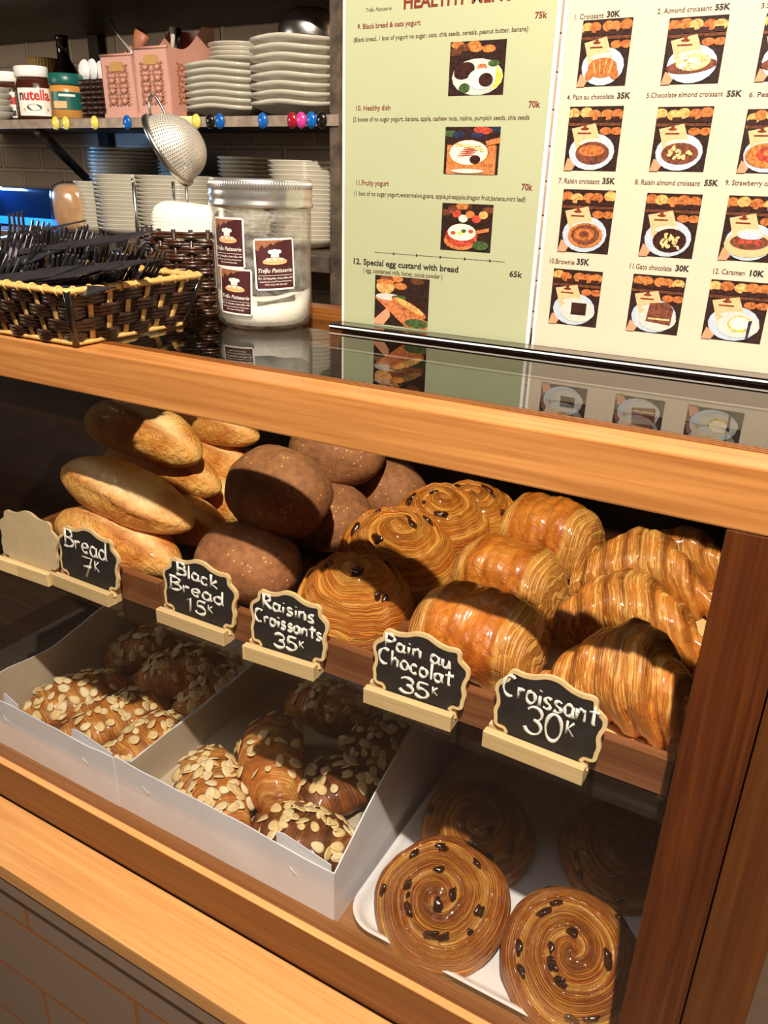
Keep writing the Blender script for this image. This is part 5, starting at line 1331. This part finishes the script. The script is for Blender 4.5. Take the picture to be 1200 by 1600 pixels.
# pink caddies
def caddy(x0, x1, y0, y1, hf, hb, label):
    t = thing('utensil_caddy', label, 'caddy', ((x0+x1)/2, (y0+y1)/2, ZS))
    z0 = ZS+.0004; th = .002; e = .006
    MB().box((x0-.002, y0-.003, z0), (x1+.002, y1+.002, z0+.009), 0, .001).build('foot', ['pink'], t)
    z0 += .009
    def slab(name, pts, nrm):
        mb = MB(); n = len(pts); o = [Vector(p) for p in pts]; i_ = [p+Vector(nrm)*th for p in o]
        mb.add(o+i_, [list(range(n)), [n+k for k in range(n)][::-1]]+[[(k+1) % n, k, n+k, n+(k+1) % n] for k in range(n)], 0); return mb.build(name, ['pink'], t)
    slab('front_wall', [(x0+.003, y0, z0), (x1-.003, y0, z0), (x1, y0-e*.5, z0+hf), (x0, y0-e*.5, z0+hf)], (0, 1, 0))
    slab('back_wall', [(x0+.003, y1, z0), (x1-.003, y1, z0), (x1, y1, z0+hb), (x0, y1, z0+hb)], (0, -1, 0))
    for xa_, s_ in ((x0, 1), (x1, -1)):
        prof = [(y0, 0), (y1, 0), (y1, hb), (y1-.25*(y1-y0), hb)]+[(y1-(y1-y0)*(.25+.5*k/8), hf+(hb-hf)*(1-sin(pi/2*k/8))) for k in range(1, 9)]+[(y0-e*.5, hf)]
        slab('side_wall', [(xa_, y, z0+z) for y, z in prof], (s_, 0, 0))
    rim = MB(); rim.tube([(x0, y0-e*.5, z0+hf), (x1, y0-e*.5, z0+hf)], .0022, 6, 0); rim.build('rim', ['pink'], t)
    lt = MB(); w = (x1-x0); 
    def cell(o, ux, uz, s_):
        def V(a, b_): return tuple(Vector(o)+Vector(ux)*a*s_+Vector(uz)*b_*.0162)
        for P in ([(.08, .5), (.5, .92), (.92, .5), (.5, .08)],):
            lt.add([V(*q) for q in P], [[0, 1, 2, 3]], 0)
        for (a, b_) in ((.16, .16), (.84, .16), (.16, .84), (.84, .84)):
            lt.add([V(a+.13*cos(2*pi*k/8), b_+.13*sin(2*pi*k/8)) for k in range(8)], [list(range(8))], 0)
        nrm = Vector(ux).cross(Vector(uz)).normalized()*.0002
        lt.add([tuple(Vector(V(.5+.17*cos(2*pi*k/8), .5+.17*sin(2*pi*k/8)))+nrm) for k in range(8)], [list(range(8))], 1)
    for i in range(2):
        for j in range(4): cell((x0+w*.14+w*.36*i, y0-.0036, z0+.012+.0165*j), (1, 0, 0), (0, 0, 1), w*.35)
    lt.build('lattice_pattern', ['pinkdark', 'pink'], t); lt = MB()
    for i in range(2):
        for j in range(4): cell((x1+.0004, y0+.016+.044*i, z0+.012+.0165*j), (0, 1, 0), (0, 0, 1), .026)
    lt.build('lattice_pattern', ['pinkdark', 'pink'], t)
    hd = MB(); hd.add([(x0+w/2+w*.21*math.copysign(abs(cos(2*pi*k/20))**.6, cos(2*pi*k/20)), y0-.0040, z0+hf-.018+.0075*math.copysign(abs(sin(2*pi*k/20))**.6, sin(2*pi*k/20))) for k in range(20)], [list(range(20))], 0)
    hd.build('handle_slot', ['tan'], t)
caddy(at(164, 150, 1, .64).x, at(213, 150, 1, .64).x, .64, .74, .092, .120, 'pink plastic utensil caddy at the left of the pair')
caddy(at(216, 150, 1, .63).x, at(268, 150, 1, .63).x, .63, .75, .098, .140, 'pink plastic utensil caddy at the right of the pair, with a high back')
def tool(pts, r, mat, name, lab):
    tag(MB().tube([tuple(q) for q in pts], r, 8, 0, False, (1, .5), (0, 1, 0)).build(name, [mat], None, tuple(pts[-1])), lab, 'utensil')
tool([at(171, 31, 1, .69), at(185, 55, 1, .69), at(205, 80, 1, .69), at(208, 120, 1, .69)], .003, 'steel', 'steel_tongs', 'thin steel utensil leaning out of the left pink caddy')
tool([at(269, 42, 1, .70), at(270, 60, 1, .70), at(268, 100, 1, .70)], lambda q: .007-.004*q, 'ceramic', 'butter_knife', 'pale handled knife in the right pink caddy')
tool([at(280, 44, 1, .71), at(277, 70, 1, .71), at(274, 100, 1, .71)], .0055, 'magblack', 'black_spatula', 'black handled utensil in the right pink caddy')
tool([at(222, 50, 1, .69), at(216, 70, 1, .69), at(214, 110, 1, .69)], lambda q: .018-.010*q, 'pinkdark', 'wooden_spoon', 'brown wooden spoon between the pink caddies')

# lower left: dark blue appliance and bagged bread
p0 = at(-40, 358, 1, .68); p1 = at(88, 296, 1, .68)
ap = thing('oven', 'dark glossy appliance with blue light strip at the left edge', 'appliance', ((p0.x+p1.x)/2, .78, ZL))
MB().box((p0.x-.1, .68, ZL), (p1.x, .90, p1.z), 0, .006).build('housing', ['darkblue'], ap)
za, zb_ = at(40, 352, 1, .675).z, at(40, 340, 1, .675).z
MB().box((p0.x-.1, .6785, za), (p1.x-.004, .6798, zb_), 0).build('light_strip', ['bluelight'], ap)
q0 = at(86, 345, 1, .635); q1 = at(130, 286, 1, .635)
bgo = thing('bagged_bread', 'bread loaf in a clear plastic bag next to the dark appliance', 'bread', ((q0.x+q1.x)/2, .655, ZL))
rows = []; rows2 = []
for i in range(15):
    a = pi*i/14; row = []; r2_ = []
    for j in range(28):
        b = 2*pi*j/28; e = .55
        d = (math.copysign(abs(sin(a)*cos(b))**e, cos(b)), math.copysign(abs(sin(a)*sin(b))**e, sin(b)), math.copysign(abs(cos(a))**e, cos(a)))
        cx, cz = (q0.x+q1.x)/2, (ZL+q1.z)/2
        row.append((cx+d[0]*(q1.x-q0.x)*.46, .655+d[1]*.036, cz+d[2]*(q1.z-ZL)*.485))
        k = 1.07+.05*nz(d, 3, 2); r2_.append((cx+d[0]*(q1.x-q0.x)*.47*k, .655+d[1]*.038*k, max(ZL+.0003, cz+d[2]*(q1.z-ZL)*.485*k)))
    rows.append(row); rows2.append(r2_)
MB().grid(rows, 0, True, True).build('loaf', ['bag'], bgo)
MB().grid(rows2, 0, True, True).build('plastic_bag', ['plasticbag'], bgo)
